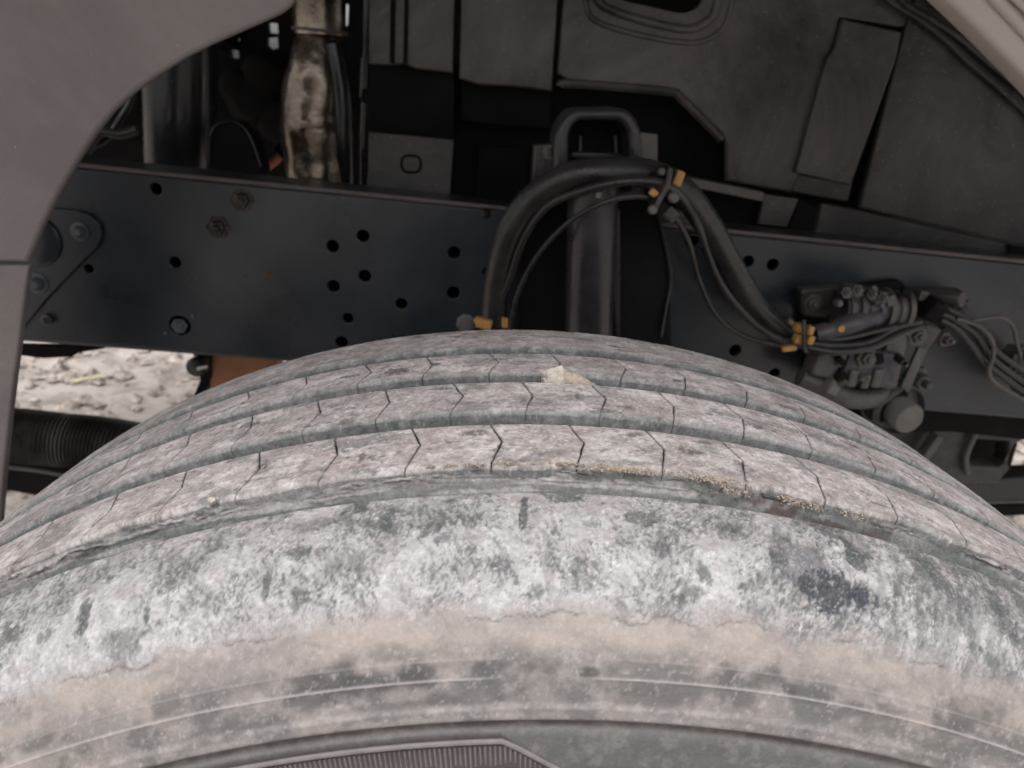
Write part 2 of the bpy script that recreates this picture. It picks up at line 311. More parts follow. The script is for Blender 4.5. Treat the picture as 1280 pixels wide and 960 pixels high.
# ------------------------------------------------------------------ frame rail
ZT, ZB, YR = 0.531, 0.3205, 0.600
def rail():
    t = empty('frame_rail', (0, YR, ZB), 'blue-black steel chassis rail drilled with round holes, running behind the tyre', 'frame rail')
    XL, XR = -1.3, 1.6
    holes = [(195, 236, 7.5), (219, 328, 7.5), (225, 407, 13), (416, 308, 8), (454, 295, 8), (417, 358, 8), (456, 345, 8), (435, 398, 7), (427, 428, 8), (502, 380, 7.5),
             (568, 316, 8), (567, 366, 8), (865, 299, 10), (935, 327, 7.5), (966, 331, 7.5), (919, 438, 7.5), (968, 467, 7), (766, 376, 6), (111, 336, 6), (650, 330, 7), (610, 340, 7)]
    hp = []
    for x, y, r in holes:
        c = P(x, y, YR); s = r / FPX * (c - CAM).dot(FW); hp.append(circle(c.x, c.z, s, 20))
    curve_plate('web', [(XL, ZB + 0.008), (XR, ZB + 0.008), (XR, ZT - 0.004), (XL, ZT - 0.004)], YR, 0.008, M['rail'], t, holes=hp, bevel=0.0008, pixel=False)
    # flanges, rounded bends
    def flange(z0, sgn, name):
        pts = []
        for k in range(7):
            a = k / 6 * math.pi / 2; pts.append((YR + 0.0075 * (1 - math.sin(math.pi / 2 - a)) if 0 else YR + 0.008 - 0.008 * math.cos(a), z0 - sgn * (0.008 - 0.008 * math.sin(a))))
        pts.append((YR + 0.075, z0)); pts.append((YR + 0.075, z0 - sgn * 0.007)); pts.append((YR + 0.0085, z0 - sgn * 0.0085))
        vs = []; n = len(pts)
        for x in (XL, XR):
            for y, z in pts: vs.append((x, y, z))
        fs = [(i, (i + 1) % n, n + (i + 1) % n, n + i) for i in range(n)] + [tuple(range(n)), tuple(range(2 * n - 1, n - 1, -1))]
        me = bpy.data.meshes.new(name); me.from_pydata(vs, [], fs); me.update(); bm = bmesh.new(); bm.from_mesh(me); bmesh.ops.recalc_face_normals(bm, faces=bm.faces); bm.to_mesh(me); bm.free()
        return link(name, me, M['rail'], t)
    flange(ZT, 1, 'top_flange'); flange(ZB, -1, 'bottom_flange')
    # dusty worn top lip
    tube('top_lip', [(XL, YR + 0.0012, ZT + 0.0006)] + [(x, YR + 0.0012 + 0.0006 * math.sin(x * 23), ZT + 0.0006) for x in np.linspace(-1.2, 1.5, 30)] + [(XR, YR + 0.0012, ZT + 0.0006)], 0.0026, M['railedge'], t, seg=8, sub=2)
    box('hole_dark_plate', Vector((0.15, YR + 0.045, (ZT + ZB) / 2)), (2.9, 0.006, 0.19), M['deep'], t, bev=0)  # black plate added so the web holes stay dark
    # bolts in view
    for (x, y, r) in ((303, 250, 11), (273, 284, 11)):
        b = hexbolt('bolt', P(x, y, YR), (0, -1, 0.0), 0.0085, 0.009, M['bolt'], t)
    hexbolt('bolt', P(226, 406, YR + 0.006), (0, -1, 0), 0.0095, 0.006, M['boltblue'], t, washer=False)
    lathe('rivet', P(207, 416, YR), (0, -1, 0), [(0, 0.0025), (0.002, 0.0022), (0.003, 0.001)], M['railedge'], t, seg=10)
    lathe('rivet', P(241, 395, YR), (0, -1, 0), [(0, 0.0025), (0.002, 0.0022), (0.003, 0.001)], M['railedge'], t, seg=10)
    lathe('rivet', P(607, 266, YR - 0.001), (0, -1, 0), [(0, 0.006), (0.004, 0.0055), (0.006, 0.003)], M['bolt'], t, seg=10)
    curve_plate('rust_patch', [(327, 341), (331, 339), (335, 341), (341, 340), (340, 344), (336, 347), (332, 345), (328, 348)], YR - 0.0006, 0.0006, M['rustdark'], t, bevel=0)
    # gusset plate riveted at the left end
    g = [(-120, 235), (50, 259), (95, 263), (112, 268), (124, 280), (127, 295), (121, 310), (106, 324), (60, 372), (20, 420), (-120, 420)]
    curve_plate('gusset_plate', g, YR - 0.005, 0.005, M['rail'], t, bevel=0.0012)
    for x, y, r in ((100, 289, 0.0085), (47, 354, 0.010), (58, 400, 0.005)):
        lathe('rivet', P(x, y, YR - 0.005), (0, -1, 0), [(0, r * 1.25), (0.0015, r * 1.2), (0.002, r * 0.8), (0.006, r * 0.72), (0.009, r * 0.4)], M['boltblue'], t, seg=18)
    lathe('round_boss', P(42, 300, YR - 0.005), (0, -1, 0), [(0, 0.030), (0.003, 0.0295), (0.005, 0.027), (0.0055, 0.010)], M['rail'], t, seg=36)
rail()

# ------------------------------------------------------------------ wheel arch liner: dusty moulded panels above the rail
def liner():
    t = empty('wheel_arch_liner', (0.2, 0.72, ZT), 'dusty black moulded plastic wheel arch liner with window opening and slots above the rail', 'arch liner')
    win = rounded([(742, -90), (757, -14), (776, 4), (852, 21), (872, 15), (884, 0), (900, -90)], 9)
    main = [(705, -90), (704, 0), (697, 92), (712, 101), (836, 110), (852, 117), (903, 168), (908, 180), (908, 226), (990, 241), (1001, 214), (1031, 76), (1041, 62), (1050, 22), (1127, 34), (1160, 30), (1180, -90)]
    curve_plate('main_panel', main, 0.72, 0.012, M['plastic'], t, holes=[win], bevel=0.003)
    rim = [(732, -90), (742, -12), (768, 14), (852, 36), (884, 26), (897, 2), (912, -90)]
    ptube('window_bead', [(a, b, 0.719) for a, b in rim], 0.0052, M['plastic'], t, seg=10, sub=6)
    rim2 = [(722, -90), (731, -2), (752, 30), (852, 53), (896, 42), (914, 6), (926, -90)]
    ptube('window_bead', [(a, b, 0.721) for a, b in rim2], 0.0038, M['plastic'], t, seg=10, sub=6)
    # folded edge above the notch
    ptube('notch_flange', [(700, 108, .724), (716, 104, .724), (835, 114, .724), (850, 121, .724), (902, 174, .724)], 0.006, M['plastic2'], t, seg=8, sub=4)
    curve_plate('middle_panel', [(578, -90), (574, 98), (600, 106), (640, 108), (690, 114), (698, 0), (700, -90)], 0.725, 0.012, M['plastic'], t, bevel=0.0025)
    curve_plate('side_panel', [(462, -90), (461, 80), (485, 82), (506, 80), (520, 86), (566, 91), (571, -90)], 0.722, 0.010, M['plastic'], t, bevel=0.0025)
    curve_plate('rib', [(489, -90), (487, 78), (493, 80), (496, -90)], 0.718, 0.006, M['deep'], t, bevel=0.001)  # black strip painted for the shade in a moulded groove
    curve_plate('rib', [(507, -90), (504, 79), (509, 80), (513, -90)], 0.718, 0.006, M['deep'], t, bevel=0.001)  # second groove's shade, again a black strip
    curve_plate('recess_panel', [(462, 70), (461, 190), (566, 190), (568, 78)], 0.745, 0.008, M['deep'], t, bevel=0.001)  # this and the folds behind: recess shade put into the near-black colour
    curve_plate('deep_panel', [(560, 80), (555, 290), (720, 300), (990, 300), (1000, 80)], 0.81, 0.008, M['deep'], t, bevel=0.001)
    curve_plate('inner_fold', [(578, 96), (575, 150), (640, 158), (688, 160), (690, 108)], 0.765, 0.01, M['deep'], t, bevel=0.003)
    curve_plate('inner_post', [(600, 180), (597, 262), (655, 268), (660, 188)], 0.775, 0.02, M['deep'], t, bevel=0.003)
    curve_plate('strap_panel', [(1054, 24), (1128, 40), (1120, 76), (1064, 232), (994, 216), (1033, 76), (1043, 62)], 0.712, 0.010, M['plastic'], t, bevel=0.0025)
    curve_plate('strap_return', [(993, 217), (1066, 229), (1060, 252), (1028, 247), (990, 240)], 0.722, 0.010, M['plastic2'], t, bevel=0.002)
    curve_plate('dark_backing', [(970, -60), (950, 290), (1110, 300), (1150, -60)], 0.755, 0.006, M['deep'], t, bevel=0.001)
    curve_plate('rear_panel', [(1130, 42), (1121, 76), (1074, 260), (1290, 310), (1500, 372), (1500, 120), (1190, -90), (1172, -90)], 0.715, 0.012, M['plastic2'], t, bevel=0.0028)
    curve_plate('lower_slab', [(1028, 254), (1075, 263), (1290, 312), (1500, 362), (1500, 396), (1018, 300)], 0.690, 0.012, M['plastic2'], t, bevel=0.0025)
    curve_plate('lower_slab_end', [(1262, 306), (1290, 312), (1290, 330), (1262, 326)], 0.684, 0.006, M['deep'], t, bevel=0.001)
    for off, r in ((0, 0.0042), (15, 0.0042)):
        ptube('arch_rib', [(1085 + off, -40, .708), (1112 + off, 0, .708), (1150 + off, 24, .708), (1185 + off, 52 - off * .3, .708), (1212 + off, 78 - off * .5, .708), (1245 + off, 106 - off * .5, .708), (1290 + off, 148 - off * .6, .708), (1380 + off, 240, .708)], r, M['plastic2'], t, seg=8, sub=6)
    curve_plate('rim_skirt', [(1128, -90), (1150, -30), (1185, 4), (1230, 44), (1285, 100), (1400, 220), (1450, 160), (1300, -90)], 0.690, 0.010, M['deep'], t, bevel=0.002)
liner()

def plate_bracket():
    t = empty('slotted_plate', P(512, 245, 0.69), 'small grey brown plate with an oval slot standing on the rail', 'bracket plate')
    curve_plate('plate', [(461, 165), (567, 175), (562, 252), (459, 243)], 0.690, 0.006, M['plastic'], t, bevel=0.001, holes=[])
    ov = rounded([(502, 194), (526, 195), (526, 216), (502, 215)], 10, 6)
    pts = [P(a, b, 0.6895) for a, b in ov]; pts.append(pts[0])
    tube('oval_seam', pts, 0.0016, M['deep'], t, seg=6, sub=1)
    for y in (120, 195, 210):
        lathe('spacer', P(457, y, .70), (1, 0, 0), [(-0.004, 0.008), (0.004, 0.008)], M['deep'], t, seg=12)
plate_bracket()

def cross_bracket():
    t = empty('support_bracket', P(910, 275, 0.66), 'dusty bracket arm with dark pocket between the liner and the rail, right of the hoses', 'bracket')
    curve_plate('upper_flange', [(800, 212), (862, 222), (956, 241), (954, 252), (860, 233), (800, 224)], 0.655, 0.03, M['railedge'], t, bevel=0.001)
    curve_plate('lower_flange', [(815, 262), (868, 266), (898, 285), (895, 290), (815, 272)], 0.640, 0.03, M['plastic2'], t, bevel=0.001)
    curve_plate('web_plate', [(850, 225), (955, 246), (948, 290), (850, 285)], 0.700, 0.005, M['deep'], t, bevel=0.0005)
    curve_plate('end_plate', [(956, 243), (998, 249), (984, 284), (948, 280), (952, 262)], 0.670, 0.008, M['plastic2'], t, bevel=0.001)
    curve_plate('end_stop', [(1000, 250), (1022, 262), (1016, 298), (986, 288)], 0.684, 0.008, M['deep'], t, bevel=0.001)
    curve_plate('tab', [(797, 165), (822, 168), (822, 222), (797, 215)], 0.70, 0.006, M['cap'], t, bevel=0.001)
cross_bracket()

# ------------------------------------------------------------------ body: taupe arch panel on the left, cream flare on the right, unseen cab side and floor added to block the sky
def body():
    t = empty('cab_body', (0, 0.35, 0.9), 'taupe wheel arch panel of the cab at the left, cream flare at the right', 'truck cab')
    up = [(420, -110), (392, -30), (372, -4), (362, 8), (350, 17), (330, 26), (296, 41), (262, 56), (232, 71), (196, 94), (166, 116), (142, 138), (122, 163), (104, 190), (85, 221), (67, 252), (52, 284), (40, 312), (33, 328), (-60, 326), (-260, 326), (-260, -110)]
    o = curve_plate('arch_panel', up, 0.35, 0.010, M['grey'], t, bevel=0.003)
    lo = [(-260, 330), (36, 332), (32, 360), (25, 420), (18, 470), (11, 530), (5, 590), (-2, 680), (-10, 800), (-260, 800)]
    curve_plate('lower_arch_panel', lo, 0.350, 0.009, M['grey'], t, bevel=0.002)
    fl = [(1140, -110), (1150, -38), (1184, -2), (1230, 42), (1282, 95), (1340, 157), (1430, 262), (1700, 262), (1700, -110)]
    curve_plate('arch_flare', fl, 0.34, 0.03, M['cream'], t, bevel=0.006)
    ptube('flare_ridge', [(1190, -70, .338), (1235, -12, .338), (1290, 48, .338), (1400, 170, .338)], 0.0045, M['cream'], t, seg=10, sub=5)
    ptube('flare_ridge', [(1205, -80, .338), (1252, -18, .338), (1300, 30, .338), (1400, 140, .338)], 0.003, M['cream'], t, seg=10, sub=5)
    box('cab_floor_sky_block', Vector((0.1, 0.95, 1.02)), (3.0, 2.0, 0.05), M['deep'], t)  # unseen slab added to keep sky light off the underbody
    box('cab_side_sky_block', Vector((0.1, -0.02, 1.38)), (3.0, 0.04, 0.76), M['cream'], t, bev=0.01)  # unseen panel added to block sky light above the wheel
body()

# ------------------------------------------------------------------ things in the engine bay
def exhaust():
    t = empty('exhaust_pipe', P(395, 215, .86), 'tarnished silver brown flattened exhaust pipe with a clamp, standing behind the rail', 'exhaust pipe')
    path = [P(396, 232, .84), P(394, 200, .845), P(391, 150, .85), P(394, 100, .85), P(398, 60, .85), P(400, 42, .85)]
    RA = 5.2
    def rf(u, a):
        w = np.interp(u, [0, .12, .35, .6, .85, 1], [.98, 1.04, 1.16, 1.02, .76, .62])
        crease = 0.86 + 0.16 * math.exp(-((((a - RA + math.pi) % (2 * math.pi)) - math.pi) / 0.22) ** 2)
        return w * crease * (1 + 0.05 * (noise.noise(Vector((u * 8, math.cos(a) * 1.5, math.sin(a) * 1.5))) ))
    tube('flattened_body', path, 0.046, M['exhaust'], t, seg=40, sub=12, rfun=rf)
    tube('upper_pipe', [P(400, 44, .85), P(399, 10, .85), P(400, -90, .85)], 0.0345, M['exhaust'], t, seg=32, sub=8, rfun=lambda u, a: 1 + 0.03 * noise.noise(Vector((u * 5, a, 0))))
    tube('clamp', [P(400, 37, .85), P(400, 41, .85)], 0.037, M['steel'], t, seg=32, sub=1)
    tube('shaded_side_tube', [P(431, 232, .835), P(430, 180, .83), P(427, 120, .83), P(417, 56, .835)], 0.014, M['black'], t, seg=14, sub=6)  # black tube standing in for the pipe's shaded right side
exhaust()

def bay():
    t = empty('coolant_pipe', P(456, 230, .78), 'slim black vertical pipe with a shiny sleeve, right of the exhaust pipe', 'pipe')
    ptube('pipe', [(455, 240, .78), (455, 170, .78), (457, 120, .78), (459, 60, .78), (461, -90, .78)], 0.0058, M['black'], t, seg=14)
    ptube('sleeve', [(457, 122, .78), (458, 95, .78), (459, 72, .78)], 0.0085, M['black'], t, seg=14)
    t = empty('air_tank', P(224, 195, .9), 'glossy black upright tank with two bright reflections behind the rail', 'tank')
    tube('tank_shell', [P(226, 240, .92), P(225, 130, .92), P(224, -40, .92)], 0.050, M['black'], t, seg=48, sub=4)
    tube('tank_highlight', [P(259, 205, .90), P(258, 100, .90), P(257, 0, .90)], 0.0035, M['steel'], t, seg=10, sub=3)  # pale rod standing in for a bright reflection on the tank
    tube('tank_highlight', [P(196, 165, .885), P(199, 120, .885), (P(206, 60, .885))], 0.0045, M['steel'], t, seg=10, sub=3)  # the other reflection on the shell, also a pale rod
    t = empty('engine_mount', P(290, 205, .84), 'low rounded black bracket hump between the tank and the exhaust pipe', 'mount')
    curve_plate('hump', rounded([(258, 225), (260, 165), (275, 151), (300, 151), (322, 180), (334, 225)], 16), .84, .04, M['deep'], t, bevel=.005)
    ptube('hump_edge', [(262, 200, .838), (264, 166, .838), (278, 153, .838), (296, 153, .838), (312, 170, .838), (326, 208, .838)], .0016, M['black'], t, seg=8)
    t = empty('wiring_pipe', P(150, 160, .8), 'thin curved pipe with bright edge peeping past the arch panel', 'pipe')
    ptube('pipe', [(110, 185, .8), (135, 172, .8), (150, 150, .8), (163, 128, .8), (170, 100, .8), (165, 80, .8)], .0045, M['black'], t, seg=12)
    ptube('fitting', [(120, 148, .79), (128, 138, .79)], .005, M['steel'], t, seg=8, sub=1)
    ptube('branch', [(108, 190, .79), (125, 166, .79), (150, 168, .79), (172, 162, .79)], .006, M['plastic2'], t, seg=10)
    t = empty('red_pipe_end', P(345, 200, .9), 'faded red capped pipe end, low left of the exhaust pipe', 'pipe')
    ptube('pipe', [(330, 212, .9), (342, 203, .9), (352, 194, .9)], .006, M['red'], t, seg=14, sub=3)
    ptube('collar', [(350, 196, .9), (368, 178, .91)], .014, M['deep'], t, seg=14, sub=2)
    # black wall added for the dark of the engine bay, with casting lumps
    t = empty('dark_bay_wall', (0.0, 1.45, 0.3), 'black grimy bulkhead added for the dark of the engine bay behind the exhaust pipe, pierced by small gaps of daylight', 'engine')
    hs = [[(288, 62), (298, 63), (299, 73), (289, 72)], [(335, 28), (347, 29), (348, 42), (336, 41)], [(334, 47), (347, 46), (348, 60), (340, 62), (334, 57)], [(292, 46), (300, 48), (298, 54)], rounded([(429, 5), (436, 4), (435, 33), (428, 32)], 4)]
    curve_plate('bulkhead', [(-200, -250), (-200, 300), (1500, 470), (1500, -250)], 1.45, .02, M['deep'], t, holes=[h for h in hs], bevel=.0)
    for i, (x, y, r) in enumerate([(320, 125, .06), (350, 150, .05), (300, 110, .04), (275, 40, .03), (330, 95, .045), (150, 120, .08)]):
        lathe('casting_boss', P(x, y, 1.40), (0.1, -1, 0.1), [(-.04, r), (.02, r * .95), (.05, r * .6), (.055, r * .2)], M['deep'], t, seg=22)
bay()

# ------------------------------------------------------------------ shock absorber and its bracket
def shock():
    t = empty('shock_absorber', P(737, 430, .50), 'upright dark grey shock absorber tube behind the hose loop', 'shock absorber')
    tube('tube', [P(734, 520, .50), P(737, 380, .50), P(741, 236, .50)], 0.0262, M['shock'], t, seg=48, sub=3)
    tube('top_cap', [P(741, 250, .50), P(741.5, 232, .50), P(742, 228, .50)], 0.0275, M['shock'], t, seg=48, sub=1)
    tube('tab', [P(748, 240, .468), P(748, 247, .468)], 0.0032, M['cap'], t, seg=8, sub=1)
    t = empty('shock_bracket', P(745, 270, .56), 'dark cast arch shaped bracket with rounded open loop, holding the shock absorber to the rail', 'bracket')
    outer = rounded([(690, 250), (694, 165), (712, 136), (786, 135), (802, 160), (808, 250)], 14, 6)
    inner = rounded([(711, 236), (711, 165), (722, 150), (776, 150), (786, 166), (789, 236)], 9, 5)
    curve_plate('loop', outer, .520, .05, M['shock'], t, holes=[inner], bevel=.0045)
    curve_plate('loop_back', [(712, 236), (714, 150), (786, 150), (788, 236)], .572, .004, M['deep'], t, bevel=.0005)
    curve_plate('rung', [(714, 190), (786, 192), (786, 200), (714, 198)], .56, .01, M['shock'], t, bevel=.002)
    curve_plate('rib', [(724, 170), (728, 170), (727, 236), (722, 236)], .565, .01, M['plastic2'], t, bevel=.001)
    curve_plate('rib', [(768, 170), (772, 170), (775, 236), (770, 236)], .565, .01, M['plastic2'], t, bevel=.001)
    curve_plate('base_plate', rounded([(690, 225), (664, 262), (652, 310), (648, 470), (842, 470), (838, 345), (828, 280), (812, 235)], 10), .545, .05, M['deep'], t, bevel=.004)
    ptube('base_edge', [(815, 240, .542), (827, 285, .542), (838, 345, .542), (832, 385, .542), (826, 420, .542)], .0022, M['shock'], t, seg=8)
    hexbolt('bolt', P(686, 190, .545), (-0.4, -1, 0), .005, .006, M['steel'], t)
    curve_plate('ear', [(668, 182), (692, 180), (690, 232), (664, 240)], .55, .02, M['plastic2'], t, bevel=.002)
    curve_plate('gusset', [(765, 262), (775, 262), (775, 450), (770, 450)], .538, .006, M['shock'], t, bevel=.001)
shock()

# ------------------------------------------------------------------ hoses, wires, clips
def hose(name, label, pl, r, m=None, seg=16, corr=0):
    o = ptube(name, pl, r, m or M['rubber'], seg=seg, sub=10)
    return tag(o, label, 'hose' if r > .003 else 'wire')
hose('wrapped_hose', 'thickest black wrapped hose, looping over the shock absorber above the tyre',
     [(614, 470, .54), (616, 410, .535), (621, 350, .525), (636, 292, .51), (668, 246, .50), (715, 220, .485), (765, 215, .48), (812, 218, .49), (852, 238, .505), (886, 283, .52), (915, 335, .535), (945, 384, .545), (978, 414, .545), (1004, 422, .545)], .0144)
hose('air_hose', 'medium black air hose inside the thick hose, its right half a separate sagging line',
     [(620, 470, .53), (622, 395, .523), (638, 346, .512), (655, 298, .500), (684, 258, .49), (730, 238, .468), (780, 227, .455), (826, 229, .455), (852, 246, .47), (872, 280, .50), (885, 320, .51), (905, 362, .52), (940, 402, .525), (975, 424, .525), (1010, 428, .525)], .0042)
hose('thin_cable', 'thinnest grey cable bowing lowest under the hose loop to the right connector',
     [(637, 470, .52), (639, 405, .518), (650, 360, .51), (676, 314, .495), (715, 275, .465), (762, 251, .45), (806, 246, .45), (836, 262, .46), (860, 300, .49), (874, 350, .51), (896, 394, .525), (930, 420, .535), (972, 431, .53), (1010, 432, .525)], .0028)
def clip(pos, label, blocks, bolts, band=None, grp='orange taped hose clips'):
    t = empty('hose_clip', P(*pos), label, 'clip', grp)
    for (x, y, Y, w, h, d, rz, mm) in blocks:
        c = P(x, y, Y); s = (c - CAM).dot(FW) / FPX
        box('tape_block' if mm == 'orange' else 'clip_block', c, (w * s, d * s, h * s), M[mm], t, rot=(0, rz, 0), bev=.0025)
    for (x, y, Y, r) in bolts: lathe('screw', P(x, y, Y), (0, -1, .2), [(0, r), (.004, r), (.005, r * .7)], M['steel'], t, seg=8, smooth=False)
    if band: ptube('band', band[0], band[1], M['plastic'], t, seg=8, sub=4)
clip((832, 235, .46), 'black and orange clip gripping the hoses at the top right of their loop',
     [(847, 223, .475, 12, 20, 14, .2, 'orange'), (833, 220, .47, 16, 22, 20, .3, 'deep'), (817, 241, .445, 11, 9, 10, .5, 'orange'), (823, 256, .445, 24, 14, 14, .5, 'deep'), (838, 268, .455, 18, 16, 12, .6, 'plastic2')],
     [(841, 247, .44, .0055), (815, 262, .438, .0048), (826, 215, .46, .004)], ([(838, 212, .455), (834, 232, .446), (824, 250, .44), (818, 262, .442)], .0028))
clip((1000, 418, .52), 'orange taped clip joining the hoses to the valve on the right',
     [(998, 409, .515, 11, 11, 12, .1, 'orange'), (998, 423, .513, 12, 12, 12, .1, 'orange'), (1012, 412, .512, 8, 11, 12, .1, 'orange'), (1012, 424, .512, 8, 12, 12, .1, 'orange'), (986, 435, .515, 18, 7, 8, -.2, 'orange'), (988, 402, .52, 8, 6, 8, .6, 'orange')],
     [(986, 402, .515, .003)], ([(1005, 400, .506), (1004, 416, .503), (1005, 432, .504), (1008, 440, .51)], .0022))
clip((618, 404, .51), 'orange taped clip round the foot of the hoses right behind the tyre top',
     [(605, 404, .505, 20, 13, 12, .2, 'orange'), (631, 403, .50, 8, 13, 10, -.1, 'orange'), (597, 400, .507, 8, 9, 10, .6, 'orange')], [(582, 404, .54, .011)])

# ------------------------------------------------------------------ valve assembly bolted to the rail, right
def valve():
    t = empty('air_valve', P(1085, 440, .57), 'dusty blue grey air valve casting with pipes and bolts on the rail, right', 'valve')
    curve_plate('back_plate', rounded([(1000, 365), (1130, 350), (1140, 400), (1120, 480), (1085, 510), (1010, 480), (1000, 420)], 8), .588, .012, M['deep'], t, bevel=.002)
    curve_plate('mount_ear', rounded([(1000, 362), (1060, 358), (1055, 400), (1004, 396)], 8), .570, .018, M['plastic2'], t, bevel=.003)
    hexbolt('bolt', P(1016, 379, .570), (0, -1, 0), .008, .007, M['steel'], t)
    tube('upper_body', [P(1050, 385, .54), P(1090, 386, .54), P(1132, 388, .54)], .020, M['blue'], t, seg=24, sub=2)
    for i, x in enumerate((1056, 1068, 1080, 1092, 1104, 1118, 1128)):
        tube('body_rib', [P(x - 3, 386, .54), P(x + 3, 386, .54)], .0235 + .002 * math.sin(i * 2.1), M['blue'] if i < 4 else M['steel'], t, seg=20, sub=1)
    box('upper_block', P(1076, 369, .54), (.045, .03, .016), M['blue'], t, rot=(.2, .12, 0), bev=.004)
    for x, y in ((1058, 366), (1072, 363), (1090, 368), (1104, 372)):
        hexbolt('bolt', P(x, y, .520), (0, -1, .4), .0045, .005, M['steel'], t)
    tube('horn', [P(1018, 418, .52), P(1040, 413, .52), P(1066, 404, .52), P(1090, 396, .53)], .013, M['blue'], t, seg=20, rfun=lambda u, a: .8 + .35 * u)
    lathe('pink_mark', P(1051, 411, .508), (0, -1, .1), [(0, .0045), (.002, .004)], M['orange'], t, seg=8)
    for k, (pl, r) in enumerate([([(1008, 428, .52), (1040, 432, .51), (1085, 428, .51), (1120, 410, .52), (1150, 402, .53)], .0042),
                                 ([(1008, 434, .515), (1045, 440, .505), (1090, 434, .505), (1125, 418, .515), (1152, 408, .53)], .0042),
                                 ([(1008, 422, .52), (1050, 424, .51), (1095, 414, .51), (1140, 404, .53)], .0030)]):
        ptube('pipe', pl, r, M['rubber'], t, seg=12)
    box('lower_body', P(1078, 452, .55), (.070, .05, .045), M['blue'], t, rot=(0, .08, 0), bev=.006)
    box('foot', P(1028, 450, .54), (.030, .03, .035), M['steel'], t, rot=(0, .1, 0), bev=.005)
    hexbolt('bolt', P(1083, 448, .522), (0, -1, .1), .0085, .008, M['steel'], t)
    for x, y, w, h in ((1062, 470, .012, .022), (1078, 474, .010, .018), (1092, 470, .012, .024), (1048, 446, .010, .02)):
        box('lug', P(x, y, .53), (w, .02, h), M['steel'], t, bev=.003)
    ptube('lower_casting', [(1000, 470, .55), (1030, 482, .545), (1060, 497, .545), (1095, 496, .55), (1118, 480, .56)], .013, M['steel'], t, seg=18)
    box('lower_lug', P(1040, 480, .53), (.014, .02, .022), M['cap'], t, rot=(0, .3, 0), bev=.003)
    curve_plate('strap', [(1112, 418), (1136, 420), (1120, 486), (1098, 482)], .535, .006, M['steel'], t, bevel=.001)
    curve_plate('strap', [(1150, 432), (1160, 436), (1136, 492), (1126, 484)], .54, .006, M['steel'], t, bevel=.001)
    t2 = empty('bushing', P(1110, 505, .56), 'big round grey bushing end with a flat cap, lowest under the valve beside the tyre', 'bushing')
    lathe('sleeve', P(1106, 500, .575), (0.12, -1, -.02), [(0, .034), (.03, .034), (.034, .031), (.022, .0305)], M['steel'], t2, seg=40)
    lathe('rubber_ring', P(1106, 500, .553), (0.12, -1, -.02), [(0, .0300), (.004, .029), (.006, .001)], M['deep'], t2, seg=32)
    lathe('cap', P(1119, 511, .556), (0.1, -1, -.05), [(0, .020), (.026, .020), (.029, .018), (.0295, .002)], M['cap'], t2, seg=28)
    t3 = empty('small_bolt', P(1143, 472, .57), 'small grey bolt head on the rail, just right of the round bushing', 'bolt')
    hexbolt('bolt', P(1143, 472, .598), (0.1, -1, 0), .011, .02, M['steel'], t3)
    rv = random.Random(5)
    for k in range(16):
        x = rv.uniform(1030, 1135); y = rv.uniform(362, 478)
        if rv.random() < .5: lathe('fitting', P(x, y, .520), (rv.uniform(-.6, .6), -1, rv.uniform(-.4, .6)), [(-.01, .0045), (.004, .0045), (.005, .003), (.010, .003)], M['steel'] if k % 3 else M['bolt'], t, seg=10)
        else: box('fitting', P(x, y, .522), (rv.uniform(.006, .014), .012, rv.uniform(.005, .012)), M['steel'] if k % 2 else M['deep'], t, rot=(rv.random(), rv.random(), 0), bev=.0015)
    # connector cluster
    t = empty('pipe_connector', P(1170, 400, .57), 'cluster of dark pipe fittings where the thin pipes leave the valve', 'connector')
    lathe('elbow', P(1182, 372, .57), (.5, -1, .2), [(-.02, .013), (.01, .013), (.02, .009)], M['plastic2'], t, seg=16)
    box('fitting', P(1168, 390, .56), (.035, .03, .028), M['deep'], t, rot=(.2, .4, 0), bev=.005)
    box('fitting', P(1152, 415, .55), (.022, .03, .03), M['plastic2'], t, rot=(.2, .2, 0), bev=.004)
    hexbolt('bolt', P(1146, 420, .535), (0, -1, .1), .008, .008, M['steel'], t)
    hexbolt('bolt', P(1180, 424, .545), (.2, -1, .1), .006, .010, M['steel'], t)
    for k in range(7):
        box('fitting', P(1150 + 11 * k * .8, 368 + (k * 37 % 30), .575), (.012, .02, .012), M['plastic2'] if k % 2 else M['steel'], t, rot=(k, k * .7, 0), bev=.002)
    wires = [('bundled thin pipe leaving the connector, topmost of the run to the right', [(1178, 384, .55), (1200, 394, .545), (1225, 412, .545), (1246, 440, .55), (1290, 470, .55)], .0042),
             ('bundled thin pipe leaving the connector, middle of the run to the right', [(1178, 392, .548), (1198, 402, .543), (1222, 420, .543), (1240, 448, .548), (1290, 485, .55)], .0042),
             ('bundled thin pipe leaving the connector, lowest of the run to the right', [(1176, 400, .548), (1196, 411, .543), (1214, 430, .543), (1235, 456, .548), (1290, 497, .55)], .0042),
             ('pale wire arching up and over at the right edge of the picture', [(1205, 404, .54), (1230, 398, .535), (1252, 397, .535), (1266, 408, .535), (1271, 428, .54), (1276, 445, .55)], .0022),
             ('dark wire hanging in a loop under the right wire run', [(1196, 398, .54), (1224, 408, .535), (1240, 426, .535), (1241, 446, .537), (1236, 464, .54), (1246, 480, .545), (1290, 505, .55)], .0028)]
    for lab, pl, r in wires: tag(ptube('thin_pipe', pl, r, M['rubber'] if r > .003 else M['steel'], seg=10), lab, 'pipe', 'thin pipes right of the valve')
    t = empty('wiring_plug', P(1275, 460, .57), 'knobbly dark wiring plug at the right edge where the wires end', 'plug')
    for k in range(9):
        a = k * 2.4; box('plug_block', P(1278 + 14 * math.cos(a), 462 + 24 * math.sin(a * 1.7), .56), (.022, .02, .018), M['plastic2'] if k % 3 else M['deep'], t, rot=(a, a * .5, 0), bev=.003)
valve()

